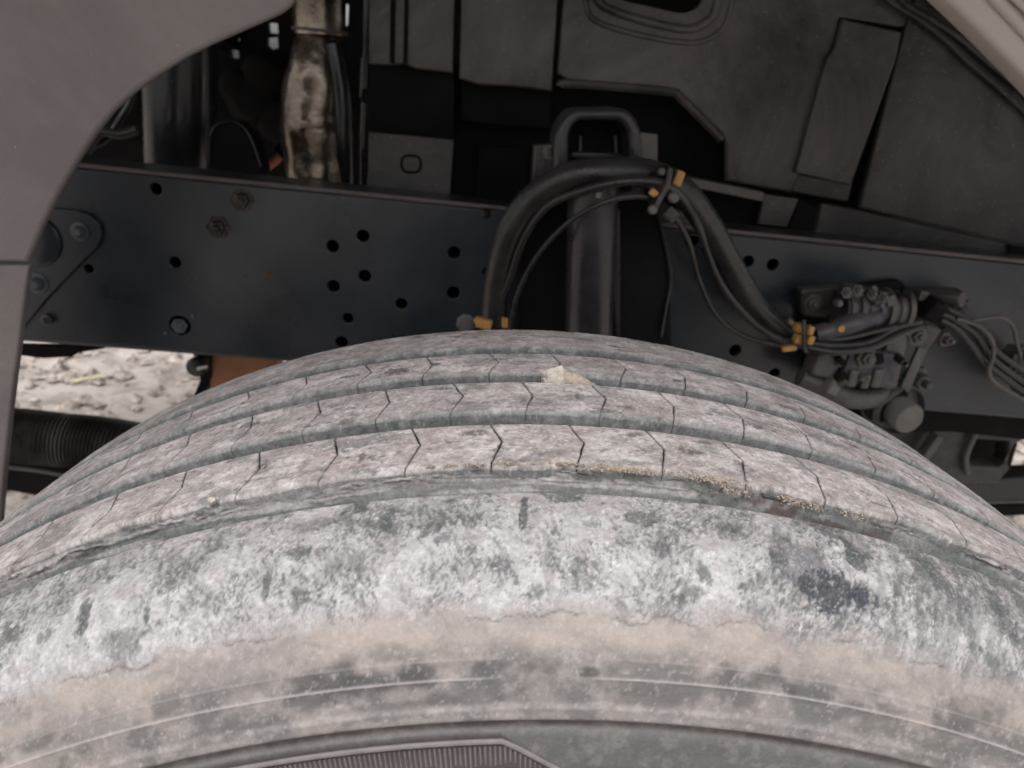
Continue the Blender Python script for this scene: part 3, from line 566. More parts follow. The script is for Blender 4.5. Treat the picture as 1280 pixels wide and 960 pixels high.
# ------------------------------------------------------------------ below the rail
def below():
    # right
    t = empty('step_bracket', P(1215, 570, .68), 'dusty dark bracket with a rectangular opening under the rail, right', 'bracket')
    outer = [(1120, 505), (1196, 530), (1290, 545), (1268, 556), (1258, 575), (1262, 586), (1247, 604), (1150, 604), (1080, 570)]
    hole = rounded([(1214, 549), (1262, 552), (1257, 578), (1250, 584), (1210, 583)], 3)
    curve_plate('bracket_plate', outer, .74, .03, M['plastic2'], t, holes=[hole], bevel=.003)
    curve_plate('bracket_back', [(1195, 540), (1275, 545), (1262, 590), (1195, 592)], .80, .01, M['deep'], t, bevel=.001)
    ptube('bracket_rib', [(1222, 533, .732), (1214, 552, .732), (1207, 572, .732), (1209, 592, .732)], .005, M['steel'], t, seg=10)
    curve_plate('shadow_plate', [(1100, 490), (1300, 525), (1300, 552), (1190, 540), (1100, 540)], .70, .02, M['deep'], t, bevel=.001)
    box('lower_rib', P(1160, 560, .72), (.012, .02, .05), M['steel'], t, rot=(0, .3, 0))
    t = empty('cross_beam', P(1240, 615, .9), 'black cross beam with a light lower edge beside the tyre, right', 'beam')
    curve_plate('beam_plate', [(1100, 597), (1180, 603), (1300, 596), (1500, 590), (1500, 640), (1300, 625), (1230, 628), (1100, 620)], .86, .05, M['black'], t, bevel=.003)
    ptube('beam_edge', [(1150, 632, .86), (1235, 628, .86), (1300, 627, .86), (1500, 628, .86)], .003, M['steel'], t, seg=8)
    curve_plate('beam_foot', [(1100, 630), (1230, 633), (1300, 630), (1500, 632), (1500, 655), (1300, 644), (1245, 646), (1100, 640)], .88, .05, M['deep'], t, bevel=.003)
    curve_plate('inner_floor', [(900, 470), (1100, 480), (1190, 560), (1190, 640), (900, 640)], .84, .02, M['deep'], t, bevel=.003)
    # left: corrugated hose
    pts = [P(-260, 530, .98), P(-60, 540, .98), P(60, 548, .98), P(160, 560, .98), (P(300, 585, .98)), P(420, 620, .98)]
    o = tube('corrugated_duct', pts, .046, mat('ribbed_rubber', (.03, .027, .026), .55, dust=(.12, .10, .09), dust_amt=.35, nscale=40), None, seg=28, sub=60, rfun=lambda u, a: 1 + .09 * math.sin(u * 620))
    tag(o, 'black finely ribbed air duct lying below the rail, left of the tyre', 'duct')
    t = empty('axle_beam', P(80, 590, 1.02), 'black axle beam with a light upper edge, left of the tyre under the ribbed duct', 'beam')
    curve_plate('beam_plate', [(-260, 550), (-60, 566), (160, 585), (420, 640), (420, 720), (160, 655), (90, 628), (10, 614), (-260, 600)], 1.04, .08, M['deep'], t, bevel=.004)
    ptube('beam_edge', [(-260, 560, 1.02), (0, 583, 1.02), (80, 594, 1.02), (160, 609, 1.02), (300, 640, 1.02)], .004, M['steel'], t, seg=8)
    # rail underside clutter
    t = empty('rail_underside_strip', P(60, 440, .66), 'ragged dark strip hanging under the left end of the rail', 'bracket')
    curve_plate('strip', [(-200, 428), (100, 433), (130, 436), (98, 441), (90, 446), (55, 448), (20, 444), (-200, 452)], .67, .01, M['deep'], t, bevel=.001)
    # rusty block and black knob
    t = empty('orange_bracket', P(300, 470, .98), 'rusty orange bracket block under the rail, just left of the tyre top', 'bracket')
    curve_plate('block', [(262, 430), (345, 437), (345, 500), (262, 505)], .93, .06, M['rust'], t, bevel=.004)
    curve_plate('side_face', [(252, 432), (262, 430), (262, 505), (250, 508)], .935, .05, M['bolt'], t, bevel=.001)
    t = empty('round_knob', P(248, 465, .9), 'small black round knob with a white mark, between the gravel and the orange bracket', 'knob')
    lathe('knob_body', P(250, 455, .90), (0, -1, .1), [(0, .016), (.02, .016), (.024, .012), (.025, .003)], M['black'], t, seg=26)
    curve_plate('stem', [(240, 440), (264, 440), (264, 470), (250, 500), (236, 510), (250, 475)], .925, .02, M['deep'], t, bevel=.002)
    curve_plate('white_mark', [(246, 459), (259, 457), (259, 460), (246, 463)], .872, .001, M['white'], t, bevel=0)
    a = P(88, 478, 2.5); k = (-.50 - CAM.z) / (a.z - CAM.z); a = CAM + (a - CAM) * k
    b = P(134, 470, 2.5); k = (-.49 - CAM.z) / (b.z - CAM.z); b = CAM + (b - CAM) * k
    tag(tube('straw_piece', [a, (a + b) / 2 + Vector((0, 0, .004)), b], .007, M['straw'], None, seg=8, sub=3), 'pale yellow piece of straw lying on the gravel', 'straw')
below()

# ------------------------------------------------------------------ the wheel (built about its own axle, turned slightly)
WM = Matrix(((0.98841361, 0.04946191, -0.14349931), (-0.04997917, 0.99875026, 0.0), (0.14331997, 0.00717198, 0.98965042))).to_4x4()
def wheel():
    R = 0.52
    W = bpy.data.objects.new('truck_wheel', None); C.objects.link(W); W.matrix_world = WM
    tag(W, 'large worn truck tyre on its wheel, covered in pale dried mud with ribbed tread', 'wheel')
    def part(name, me, m, parent):
        o = bpy.data.objects.new(name, me); C.objects.link(o); o.parent = parent; me.materials.append(m); return o
    # colours of the real dirt and rubber
    PINK = np.array((0.345, 0.310, 0.302)); PALE = np.array((0.50, 0.462, 0.452)); CHIP = np.array((0.105, 0.10, 0.10)); TEAL = np.array((0.118, 0.130, 0.124))
    CHALK = np.array((0.372, 0.364, 0.366)); CHALKP = np.array((0.330, 0.306, 0.302)); WHITE = np.array((0.50, 0.49, 0.488)); DK = np.array((0.072, 0.077, 0.078)); BLUE = np.array((0.040, 0.044, 0.054))
    TAN = np.array((0.325, 0.280, 0.256)); TAUPE = np.array((0.245, 0.218, 0.210)); GREYT = np.array((0.104, 0.101, 0.099)); SAND = np.array((0.50, 0.415, 0.34))

    def tread_dirt(s, y):
        """s, y in mm -> colour, height (mm)"""
        a = fb(s / 14, y / 10, 5, 11); b = fb(s / 3.2, y / 3, 5, 21); c = fb(s / 1.3, y / 1.3, 4, 31)
        col = mixc(np.broadcast_to(PINK, s.shape + (3,)), PALE, sst(.40, .66, a) * .8)
        col = mixc(col, TEAL, sst(.56, .72, fb(s / 22, y / 9, 4, 41)) * .55)
        col = mixc(col, np.array((.27, .225, .21)), sst(.50, .66, fb(s / 9, y / 5, 5, 77)) * .6)
        dk = sst(.66, .74, b); col = mixc(col, CHIP, dk * .6)
        big = sst(.71, .77, fb(s / 11 + y / 20, y / 6, 4, 51)); col = mixc(col, CHIP, big * .7)
        col = mixc(col, WHITE * 1.1, sst(.69, .77, c) * .7)
        h = (b - .5) * .55 + (c - .5) * .35 + (a - .5) * .5 - dk * .25 - big * .35 + sst(.70, .78, c) * .15
        return col, h
    def wall_dirt(s, d):
        a = fb(s / 7, d / 3, 5, 61); c = fb(s / 1.5, d / 1.5, 3, 71)
        col = mixc(np.broadcast_to(TEAL, s.shape + (3,)), np.array((.25, .24, .235)), sst(.42, .66, a) * .8)
        col = mixc(col, np.array((.10, .11, .11)), sst(.58, .7, fb(s / 3, d / 2, 4, 81)) * .6)
        return mixc(col, WHITE, sst(.78, .84, c) * .6)

    # ---- outer half: groove lip, scuffed shoulder, sidewall
    prof = np.array([(.0050, .5040), (-.0022, .5040), (-.0026, .5120), (-.0038, .5128), (-.012, .5127), (-.022, .5115), (-.032, .509), (-.040, .504), (-.047, .4985), (-.053, .491), (-.0585, .484), (-.0615, .479), (-.064, .474),
                     (-.067, .466), (-.0692, .4600), (-.0699, .4588), (-.0680, .4574), (-.0680, .4538), (-.0700, .4525), (-.0712, .448), (-.073, .44), (-.0735, .42), (-.071, .39), (-.064, .35), (-.052, .32), (-.040, .300), (-.032, .290), (-.02, .286)])
    seg = np.r_[0, np.cumsum(np.hypot(*np.diff(prof, axis=0).T))]; v0 = seg[3]
    vdense = np.arange(0, .150, .00075); vv = np.concatenate([vdense, np.linspace(.152, seg[-1], 30)])
    Yp = np.interp(vv, seg, prof[:, 0]); Rp = np.interp(vv, seg, prof[:, 1])
    # smooth a little
    for _ in range(3):
        k0 = 22; Yp[k0:-1] = (Yp[k0 - 1:-2] + 2 * Yp[k0:-1] + Yp[k0 + 1:]) / 4; Rp[k0:-1] = (Rp[k0 - 1:-2] + 2 * Rp[k0:-1] + Rp[k0 + 1:]) / 4
    dY = np.gradient(Yp); dR = np.gradient(Rp); nl = np.hypot(dY, dR) + 1e-9; NY = dR / nl; NR = -dY / nl
    if NY[60] > 0: NY, NR = -NY, -NR
    NR = np.where(NR < -0.2, -NR, NR)
    th = np.radians(np.concatenate([np.arange(-34, 38, .075), np.arange(38, 326, 1.5)]))
    T, V = np.meshgrid(th, vv, indexing='ij'); s = T * 500; v = (V - v0) * 1000      # mm
    s = s + 2000
    sw = s + 2.2 * (fb(s / 6, v / 6, 3, 5) - .5); vw = v + 2.2 * (fb(s / 6, v / 6, 3, 6) - .5)
    a = fb(s / 11, v / 9, 5, 101); b = fb(sw / 2.4, vw / 3.6, 5, 102); c = fb(sw / .95, vw / 1.1, 3, 103); big = fb(s / 30, v / 22, 5, 104)
    streak = fb(sw / 2.6 + v * .10, v / 14, 5, 105); flake = fb(sw / 4.2, vw / 4.8, 6, 106, .68)
    dgr = np.degrees((T + math.pi) % (2 * math.pi) - math.pi)
    col = mixc(np.broadcast_to(CHALKP, s.shape + (3,)), CHALK, sst(.40, .60, a + .004 * (v - 25)))
    col = mixc(col, CHALK * 1.07, sst(.45, .62, fb(s / 16, v / 12, 5, 301)) * sst(22, 42, v) * .9)
    col = mixc(col, WHITE * .97, sst(.50, .60, flake) * (.34 + .16 * sst(24, 46, v)))
    up_ = np.clip(1.15 - v / 52, .15, 1); rgt = sst(9, 20, dgr)
    clus = fb(s / 17, v / 13, 5, 302, .6) + .10 * up_ + .05 * rgt
    slant = np.where(dgr > 8, -.45, .35)
    us = s - v * slant
    f1 = fb(us / 1.9, v / 4.6, 6, 303, .66); f2 = fb((us + 40) / 3.6, v / 6.5, 6, 304, .70); f3 = fb(us / .9, v / 1.7, 4, 305, .62)
    soft = sst(.52, .70, clus); col = mixc(col, np.array((.25, .244, .242)), soft * .42)
    m1 = sst(.595, .665, f1 * .75 + clus * .30); col = mixc(col, np.array((.150, .148, .146)), m1 * .50)
    f4 = fb((us + 9) / 1.7, v / 3.2, 6, 308, .74); m2 = sst(.625, .675, (.4 * f2 + .6 * f4) * .76 + clus * .32); col = mixc(col, DK * 1.1, m2 * .68)
    m3 = sst(.585, .64, f3) * sst(.42, .58, clus); col = mixc(col, DK * 1.1, m3 * .65)
    rs = sst(.47, .58, fb((s - v * -.30) / 3.4, v / 17, 6, 131, .66)) * rgt; col = mixc(col, np.array((.135, .140, .138)), rs * .5)
    spk = sst(.70, .76, c) * sst(.40, .58, fb(s / 8, v / 8, 4, 307)); col = mixc(col, WHITE * 1.2, spk * .65)
    dk2 = m1; dk3 = m2; lineS = m3
    hh = (flake - .5) * 1.5 + (b - .5) * .35 + (c - .5) * .25 + (a - .5) * .7 - m1 * .22 - m2 * .3 - m3 * .25 + spk * .12
    blots = [(14.6, 25.8, 15, 14, .62), (15.95, 37.0, 14.5, 9.5, 1.6), (16.98, 3.0, 8.4, 6.7, 0.9), (17.65, 16.7, 6.0, 10.7, 1), (13.58, 30.1, 4.8, 6.4, 0.8), (16.91, 38.1, 4.2, 2.0, 0.8), (10.04, 37.5, 3.1, 5.3, 0.8), (9.64, 45.5, 4.2, 3.0, 0.6), (-5.17, 5.0, 6.0, 6.0, 1), (-3.5, 13.4, 3.6, 7.7, 0.9), (-1.77, 22.1, 5.4, 5.0, 0.8), (-1.03, 27.4, 3.0, 3.0, 0.7), (-7.11, 25.4, 4.9, 3.7, 0.9), (-6.71, 10.4, 10.3, 4.3, 0.5), (-8.64, 41.5, 1.8, 7.7, 0.9), (-17.05, 32.4, 3.1, 9.1, 1), (-13.98, 40.5, 1.5, 8.3, 0.9), (-18.78, 35.8, 4.8, 3.3, 0.7), (-20.52, 30.8, 4.9, 3.7, 0.8), (-15.11, 47.5, 8.4, 5.0, 0.6), (2.44, 12.4, 1.8, 12.0, 1), (2.7, 48.2, 3.6, 3.0, 0.7), (4.5, 3.0, 5.4, 4.0, 0.6), (7.57, 14.7, 6.0, 5.0, 0.8), (8.97, 48.8, 6.7, 1.7, 0.9), (11.71, 18.7, 5.4, 6.4, 0.7), (21.45, 9.7, 7.8, 22.4, 0.6), (22.25, 25.1, 6.0, 18.1, 0.6), (24.92, 24.8, 5.4, 15.3, 0.8), (27.06, 12.0, 6.6, 17.8, 0.8), (-7.31, 43.2, 3.6, 6.0, 0.7), (8.44, 29.1, 3.0, 2.7, 0.6), (5.37, 19.1, 3.0, 2.6, 0.5), (-0.97, 5.0, 3.6, 2.4, 0.5), (18.85, 43.2, 3.6, 9.0, 0.4), (-11.84, 22.1, 3.6, 4.0, 0.4), (-5.24, 33.5, 9.0, 6.3, 0.4)]
    rag = .55 * fb(sw / 3.0, vw / 5.0, 6, 109, .7) + .45 * fb(sw / .9 + v * .1, v / 9, 4, 119)
    wx = 9 * (fb(s / 7, v / 7, 4, 161, .65) - .5); wy = 12 * (fb(s / 7, v / 9, 4, 162, .65) - .5)
    for k, (t0, w0, rs_, rv_, st) in enumerate(blots):
        d = ((s - 2000 - math.radians(t0) * 500 + wx * min(rs_ / 5, 1.4) - (v - w0) * .18 * (1 if t0 > 8 else -.6)) / rs_) ** 2 + ((v - w0 + wy * min(rv_ / 7, 1.2)) / rv_) ** 2
        mk = sst(-.05, .40, (1.0 - d) * .9 + (rag - .5) * 2.6) * np.exp(-np.maximum(d - 1.3, 0) * 1.6) * min(st, 1)
        col = mixc(col, BLUE if k in (0, 1, 5) else DK, mk * (.80 + .2 * sst(.42, .55, c)) * (1 - .55 * sst(.62, .70, c))); hh = hh - mk * .25
    # crumbling lower edge of the chalky mud, smooth stained rubber below it
    edge = 56 + 5 * (fb(s / 14, s * 0 + 3, 5, 110, .6) - .5) * 2 + 1.5 * (fb(s / 2.2, s * 0 + 8, 4, 111) - .5)
    low = sst(-9, 6, v - edge + 9 * (fb(s / 7, v / 5, 5, 140) - .5)); lowh = sst(-.3, .8, v - edge)
    lowc = mixc(np.broadcast_to(TAN, s.shape + (3,)), TAUPE, sst(.35, .65, fb(s / 26, v / 12, 5, 112)) * .85)
    lowc = mixc(lowc, np.array((.30, .27, .26)), sst(.5, .7, fb(s / 10, v / 6, 6, 113, .62)) * .6)
    stain = sst(.30, .72, fb(s / 14, v / 10, 6, 181, .70) + .13 * sst(62, 92, v) + .06)
    lowc = mixc(lowc, GREYT * 1.5, stain * (.15 + .42 * sst(62, 80, v)))
    lb = [(-5.1, 76.3, 29.5, 5.7, 1), (-7.24, 78.3, 17.6, 4.7, 0.8), (0.43, 76.9, 5.7, 4.1, 0.8), (1.77, 83.0, 10.2, 4.3, 0.8), (4.5, 75.6, 9.1, 2.3, 0.4), (1.1, 73.6, 4.5, 2.3, 0.9), (3.17, 73.3, 8.5, 2.6, 0.5), (5.37, 75.9, 4.0, 2.0, 0.9), (13.04, 74.6, 18.2, 5.0, 0.8), (15.65, 74.3, 12.4, 5.0, 0.8), (23.19, 69.9, 17.5, 7.0, 0.8), (19.25, 77.6, 13.0, 3.4, 0.5), (-3.64, 67.9, 17.6, 3.7, 0.5), (8.11, 84.6, 18.1, 4.4, 0.5), (-10.24, 84.6, 11.9, 4.7, 0.6), (-1.03, 85.0, 11.9, 2.6, 0.7), (21.92, 83.0, 17.0, 3.0, 0.5)]
    cloud = .6 * fb(s / 9, v / 6, 6, 114, .62) + .4 * fb(s / 3, v / 3, 5, 173, .7)
    for (t0, w0, rs_, rv_, st) in lb:
        d = ((s - 2000 - math.radians(t0) * 480) / (rs_ * 1.15)) ** 2 + ((v - w0) / (rv_ * 1.2)) ** 2
        lowc = mixc(lowc, GREYT * .72, sst(-.1, .9, (1 - d) * .9 + (fb(s / 9, v / 7, 5, 310, .5) - .5) * 2.4) * np.exp(-np.maximum(d - 1.2, 0) * .9) * st * 1.0)
    lowc = mixc(lowc, GREYT * 1.05, sst(.42, .66, fb(s / 13, v / 8, 5, 115, .52)) * sst(62, 74, v) * .75)
    lowc = mixc(lowc, PALE * .85, sst(.68, .76, fb(s / 1.6, v / 1.4, 4, 116)) * .4); lowc = mixc(lowc, GREYT * 1.5, .5 * sst(.5, .68, fb(s / 3.5, v / 2.5, 6, 171, .7)) * sst(.4, .6, fb(s / 22, v / 9, 4, 172)) * .55)
    ringd = sst(97.5, 99, v); lowc = mixc(lowc, np.array((.13, .12, .118)), ringd * .75)
    lowc = mixc(lowc, mixc(np.broadcast_to(np.array((.098, .099, .096)), s.shape + (3,)), np.array((.165, .155, .15)), sst(.5, .68, fb(s / 5, v / 4, 6, 174, .7)) * .8), sst(99.5, 101, v) * .85)
    lowc = mixc(lowc, PALE * .88, sst(.56, .74, fb(s / 7, v / 5.5, 6, 192, .7)) * sst(60, 68, v) * .28 * (v < 95))
    lowc = mixc(lowc, np.array((.055, .046, .045)), sst(100.5, 101.5, v) * (np.degrees((T + math.pi) % (2 * math.pi) - math.pi) < 1.3 + np.clip(v - 102, 0, 99) * .2) * .85)
    crack = np.exp(-((v - edge) / .36) ** 2) * sst(.54, .60, fb(s / 16, s * 0 + 33, 3, 117))
    tan_band = np.exp(-((v - edge - 5) / 6) ** 2) * sst(.4, .6, fb(s / 20, v / 9, 4, 306))
    col = mixc(col, lowc, low); col = mixc(col, np.array((.37, .320, .286)), tan_band * .5 * low); col = mixc(col, np.array((.12, .10, .095)), crack * .7)
    hlow = (fb(s / 3, v / 3, 5, 118) - .5) * .22 + (cloud - .5) * .25
    h = hh * (1 - low) * sst(-.6, 1.2, v) + hlow * low + (.30 * sst(.45, .6, fb(s / 18, s * 0 + 2, 3, 141))) * (1 - lowh) * sst(52 - 18, 52, v) - crack * .35 * 1
    # moulded lines on the sidewall
    gap = 1 - np.exp(-((T - math.radians(3.0)) / math.radians(2.6)) ** 4)
    h = h + (.45 * np.exp(-((v - 77.9) / .42) ** 2) + .22 * np.exp(-((v - 71.0) / .35) ** 2)) * gap + .55 * np.exp(-((v - 88.8) / 1.2) ** 2) + .45 * np.exp(-((v - 92.5) / 2.2) ** 2)
    col = mixc(col, PALE * .95, np.exp(-((v - 77.9) / .33) ** 2) * .6 * gap); col = mixc(col, PALE * .8, np.exp(-((v - 71.0) / .33) ** 2) * .25 * gap)
    col = mixc(col, PALE, np.exp(-((v - 88.5) / 1.3) ** 2) * .3 * sst(.35,.65,cloud)); col = mixc(col, PALE * .8, np.exp(-((v - 93.6) / .6) ** 2) * .5 * sst(.3, .6, b)); col = mixc(col, np.array((.055, .048, .047)), np.exp(-((v - 96.8) / 1.7) ** 4) * (.55 + .3 * sst(.4, .6, cloud)))
    col = mixc(col, wall_dirt(s, v), 1 - sst(-.9, .2, v))
    h = h * 1e-3
    YY = Yp[None] + NY[None] * h; RR = Rp[None] + NR[None] * h
    me = grid_mesh('tyre', RR * np.sin(T), YY, RR * np.cos(T), col, wrap=True, flip=True, grain=.70 - .35 * low)
    tyre = part('tyre', me, TM, W)

    # ---- inner half: groove floors, the far rib and the inner sidewall
    pr = np.array([(.0048, .5030), (.0076, .5145), (.0460, .5160), (.0468, .5060), (.0602, .5060), (.0611, .5168), (.0980, .5172), (.0990, .5065), (.1118, .5065), (.1128, .5170), (.1448, .5160), (.1458, .5060), (.1600, .5060), (.1612, .5160), (.1625, .5178), (.175, .5165), (.190, .5158), (.205, .5142), (.2145, .5105), (.222, .502), (.229, .486), (.235, .464), (.239, .44), (.239, .41), (.230, .36), (.21, .32), (.195, .29), (.18, .286)])
    sg = np.r_[0, np.cumsum(np.hypot(*np.diff(pr, axis=0).T))]
    v2 = np.unique(np.concatenate([sg[:13], np.linspace(0, sg[12], 110), np.linspace(sg[12] + .001, sg[18], 66), np.linspace(sg[18] + .002, sg[-1], 40)]))
    th2 = np.radians(np.concatenate([np.arange(-62, 62, .14), np.arange(62, 298, 2)]))
    T2, V2 = np.meshgrid(th2, v2, indexing='ij'); s2 = T2 * 520 + 2000; y2 = np.interp(v2, sg, pr[:, 0]); r2 = np.interp(v2, sg, pr[:, 1])
    c2, h2 = tread_dirt(s2, V2 * 1000 + 300); wd = wall_dirt(s2, V2 * 1000)
    onrib = sst(sg[13] + .0008, sg[13] + .004, V2)
    c2 = mixc(wd, c2, onrib)
    rr2 = r2[None] + h2 * 1e-3 * .8 * sst(sg[12], sg[14], V2)
    me = grid_mesh('inner_tyre_shell', rr2 * np.sin(T2), np.broadcast_to(y2[None], T2.shape), rr2 * np.cos(T2), c2, wrap=True, flip=False)
    part('inner_casing', me, TM, tyre)

    # ---- tread blocks: three ribs cut by zigzag sipes
    N = 89; PIT = 360.0 / N
    ribs = [(.0072, .0465, 0.97, .0287), (.0606, .0985, -1.22, .0808), (.1122, .1455, 0.83, .1300)]
    def rcrown(y): return .5202 - .0025 * np.clip((y - .10) / .07, 0, 2) ** 2 - .0012 * np.clip((.03 - y) / .03, 0, 1)
    def zig(y, y0, y1, ym, k, rib):
        u = np.where(y > ym, (y1 - y) / (y1 - ym), (y - y0) / (ym - y0)); am = .56 + .08 * math.sin(k * 3.1 + rib)
        return am * np.clip(u, 0, 1) ** 1.05 + .05 * (vn(y * 900, y * 0 + k, 7 + rib) - .5)
    proto = {}
    for rib, (ya, yb, off, ym) in enumerate(ribs):
        for k in range(N):
            ang = off + k * PIT
            a = (ang + 180) % 360 - 180
            if abs(a) > 66: 
                if k % 1: continue
            dense = abs(a) < 50
            nu, nv = (46, int((yb - ya) / .0009)) if dense else (6, 6)
            u = np.linspace(0, 1, nu); yy = np.linspace(ya, yb, nv); U, Yg = np.meshgrid(u, yy, indexing='ij')
            gapw = (.043, .038, .034)[rib] * (1.0 if abs(a - 2) < 17 else .8)
            gapw = gapw * (1 + .5 * (vn(Yg * 260, Yg * 0 + k, 17) - .4)) * (1 - (.75 if (a < -8 or vn(np.array(k * 1.), np.array(rib * 1.), 19) > .72) else .25) * sst(.4, 1, (ym + .004 - Yg) / (ym - ya)))
            L = a + zig(Yg, ya, yb, ym, k, rib) + gapw; Rr = a + PIT + zig(Yg, ya, yb, ym, (k + 1) % N, rib) - gapw
            Th = np.radians(L * (1 - U) + Rr * U); sm = Th * 520 + 2000
            yp = Yg.copy()
            if rib == 0:   # torn, ragged near edge
                ragd = (fb(sm / 22, sm * 0 + 1, 4, 201, .6) - .42) * 6.0 + (fb(sm / 1.4, sm * 0 + 2, 3, 202) - .5) * .6 + 4.5 * np.maximum(fb(sm / 5, sm * 0 + 12, 4, 207, .65) - .52, 0) * (1 if a < 2 else .6)
                wgt = np.clip(1 - (Yg - ya) / .010, 0, 1); yp = Yg + np.maximum(ragd, -1.6) * 1e-3 * wgt
            else:
                yp = Yg + (fb(sm / 4, sm * 0 + 1, 4, 203 + rib) - .5) * 1.2e-3 * np.clip(1 - (Yg - ya) / .006, 0, 1)
            cc, hmm = tread_dirt(sm, yp * 1000 + rib * 90)
            eg = np.minimum(U, 1 - U) * math.radians(PIT) * 520; ed = np.minimum((Yg - ya) * 1000, (yb - Yg) * 1000); fe = np.minimum(eg, ed)
            rtop = rcrown(yp) + hmm * 1e-3 * sst(0, 2, fe) - .0007 * (1 - sst(0, .9, ed)) - .0011 * np.clip(1 - (Yg - ya) * 1000 / (2.2 + 1.5 * fb(sm / 9, sm * 0 + 6, 3, 91)), 0, 1) ** 2 - .00025 * (1 - sst(0, .6, eg))
            cc = mixc(cc, CHIP * .8, (1 - sst(.1, .5, eg)) * .35)
            cc = mixc(cc, TEAL * 1.25, (1 - sst(-1.5, 5 + 6 * (fb(sm / 8, Yg * 200, 4, 90) - .5), (Yg - ya) * 1000)) * (.9 if rib else .3))
            cc = mixc(cc, PALE * 1.2, np.exp(-(((yb - Yg) * 1000 - .5) / .6) ** 2) * .5)
            if rib == 0: cc = mixc(cc, SAND, sst(.50, .60, fb(sm / 3.2, Yg * 500, 5, 205, .65)) * (1 - sst(1.5, 5, (Yg - ya) * 1000)) * sst(.2, 1.2, (Yg - ya) * 1000) * .7 * (1 if -2 < a < 9 else .1))
            for (bt, by, bs_, bw) in ((-4.9, 125, 9, 6), (.1, 37, 8, 3.2), (-5.3, 22, 2.5, 5), (-1.8, 92, 7, 2.2), (8.6, 72, 3, 4), (-2.6, 131, 4, 3), (12.6, 121, 3, 3), (11, 30, 6, 3), (-10.5, 30, 3, 6), (5.9, 80, 2, 4), (-13, 85, 7, 4), (16, 75, 6, 4), (-8, 128, 8, 3), (1.5, 24, 2, 3), (20, 120, 8, 4)):
                dd = ((sm - 2000 - math.radians(bt) * 520) / bs_) ** 2 + ((Yg * 1000 - by) / bw) ** 2
                cc = mixc(cc, CHIP, sst(0, .5, (1 - dd) * .8 + (fb(sm / 1.6, Yg * 450, 5, 55, .7) - .5) * 3) * np.exp(-np.maximum(dd - 1.3, 0) * 1.6) * .85)
            # pad a skirt ring: walls down to the groove floor
            depth = [0.0006, .003, .006, .009, .0125]
            def ring(A): return np.concatenate([A[:, 0], A[-1, 1:], A[-2::-1, -1], A[0, -2:0:-1]])
            bx = [ring(Th), ring(yp), ring(rtop), ring(cc)]
            nring = len(bx[0]); base = nu * nv
            top_co = np.stack([rtop * np.sin(Th), yp, rtop * np.cos(Th)], -1).reshape(-1, 3)
            idx = np.arange(base).reshape(nu, nv); q = [np.stack([idx[:-1, :-1], idx[1:, :-1], idx[1:, 1:], idx[:-1, 1:]], -1).reshape(-1, 4)]
            ri = ring(idx); prev = ri; cos = [top_co]; cols = [cc.reshape(-1, 3)]; cur = base
            wc = wall_dirt(bx[0] * 520 + 2000, np.full(nring, rib * 40.0))
            for di, d in enumerate(depth):
                rr = bx[2] - d; yw = bx[1] - (.0009 if rib else .0004) * (d / .0125) * (bx[1] < ya + .004)
                if dense: rr = rr + 0; yw = yw + (fb(bx[0] * 520 / 3 + 2000, np.full(nring, d * 600), 3, 301) - .5) * .0007 * (bx[1] < ya + .004)
                cos.append(np.stack([rr * np.sin(bx[0]), yw, rr * np.cos(bx[0])], -1))
                wcc = wall_dirt(bx[0] * 520 + 2000, np.full(nring, d * 1000 + rib * 40.0)); cols.append(mixc(wcc, bx[3], np.full(nring, (.65, .4, .2, 0, 0)[di]) * (.4 + .6 * vn(bx[0] * 520 / 6 + 2000, np.full(nring, 2.), 5))))
                now = np.arange(cur, cur + nring); cur += nring
                q.append(np.stack([prev, np.roll(prev, -1), np.roll(now, -1), now], -1)[:, ::-1]); prev = now
            co = np.concatenate(cos).astype(np.float32); q = np.concatenate(q).astype(np.int32); cl = np.concatenate(cols)
            me = bpy.data.meshes.new('tread_block'); me.vertices.add(len(co)); me.vertices.foreach_set('co', co.ravel())
            me.loops.add(q.size); me.loops.foreach_set('vertex_index', q.ravel()); me.polygons.add(len(q)); me.polygons.foreach_set('loop_start', np.arange(0, q.size, 4, dtype=np.int32)); me.polygons.foreach_set('loop_total', np.full(len(q), 4, np.int32))
            sm_ = np.ones(len(q), bool); me.polygons.foreach_set('use_smooth', sm_); me.update(calc_edges=True)
            ca = me.color_attributes.new('dirt', 'FLOAT_COLOR', 'POINT'); c4 = np.ones((len(co), 4), np.float32); c4[:, :3] = cl; ca.data.foreach_set('color', c4.ravel())
            part('tread_block', me, TM, tyre)

    # ---- torn strip of rubber and packed dirt along the near groove
    th3 = np.radians(np.arange(-40, 44, .06)); w3 = np.linspace(0, 1, 26); T3, W3 = np.meshgrid(th3, w3, indexing='ij'); s3 = T3 * 520 + 2000
    rg = (fb(s3 / 9, s3 * 0 + 4, 5, 401, .6) - .5); lay = fb(s3 / 34, W3 * 4.5, 5, 402, .5); st3 = lay + .10 * np.sin(lay * 60) * .5 + .05 * (fb(s3 / 4, W3 * 6, 4, 403) - .5)
    y3 = .0098 - .0088 * W3 + rg * .0030 * (1 - W3) - (st3 - .5) * .0085 * np.sin(np.clip(W3 * 2.3, 0, 1) * math.pi)
    r3 = .5184 - .0150 * W3 ** 1.15 - .0022 * (1 - sst(.02, .14, W3)) + rg * .0016 * (1 - W3) + (fb(s3 / 2, W3 * 4, 3, 404) - .5) * .0008 - .0004
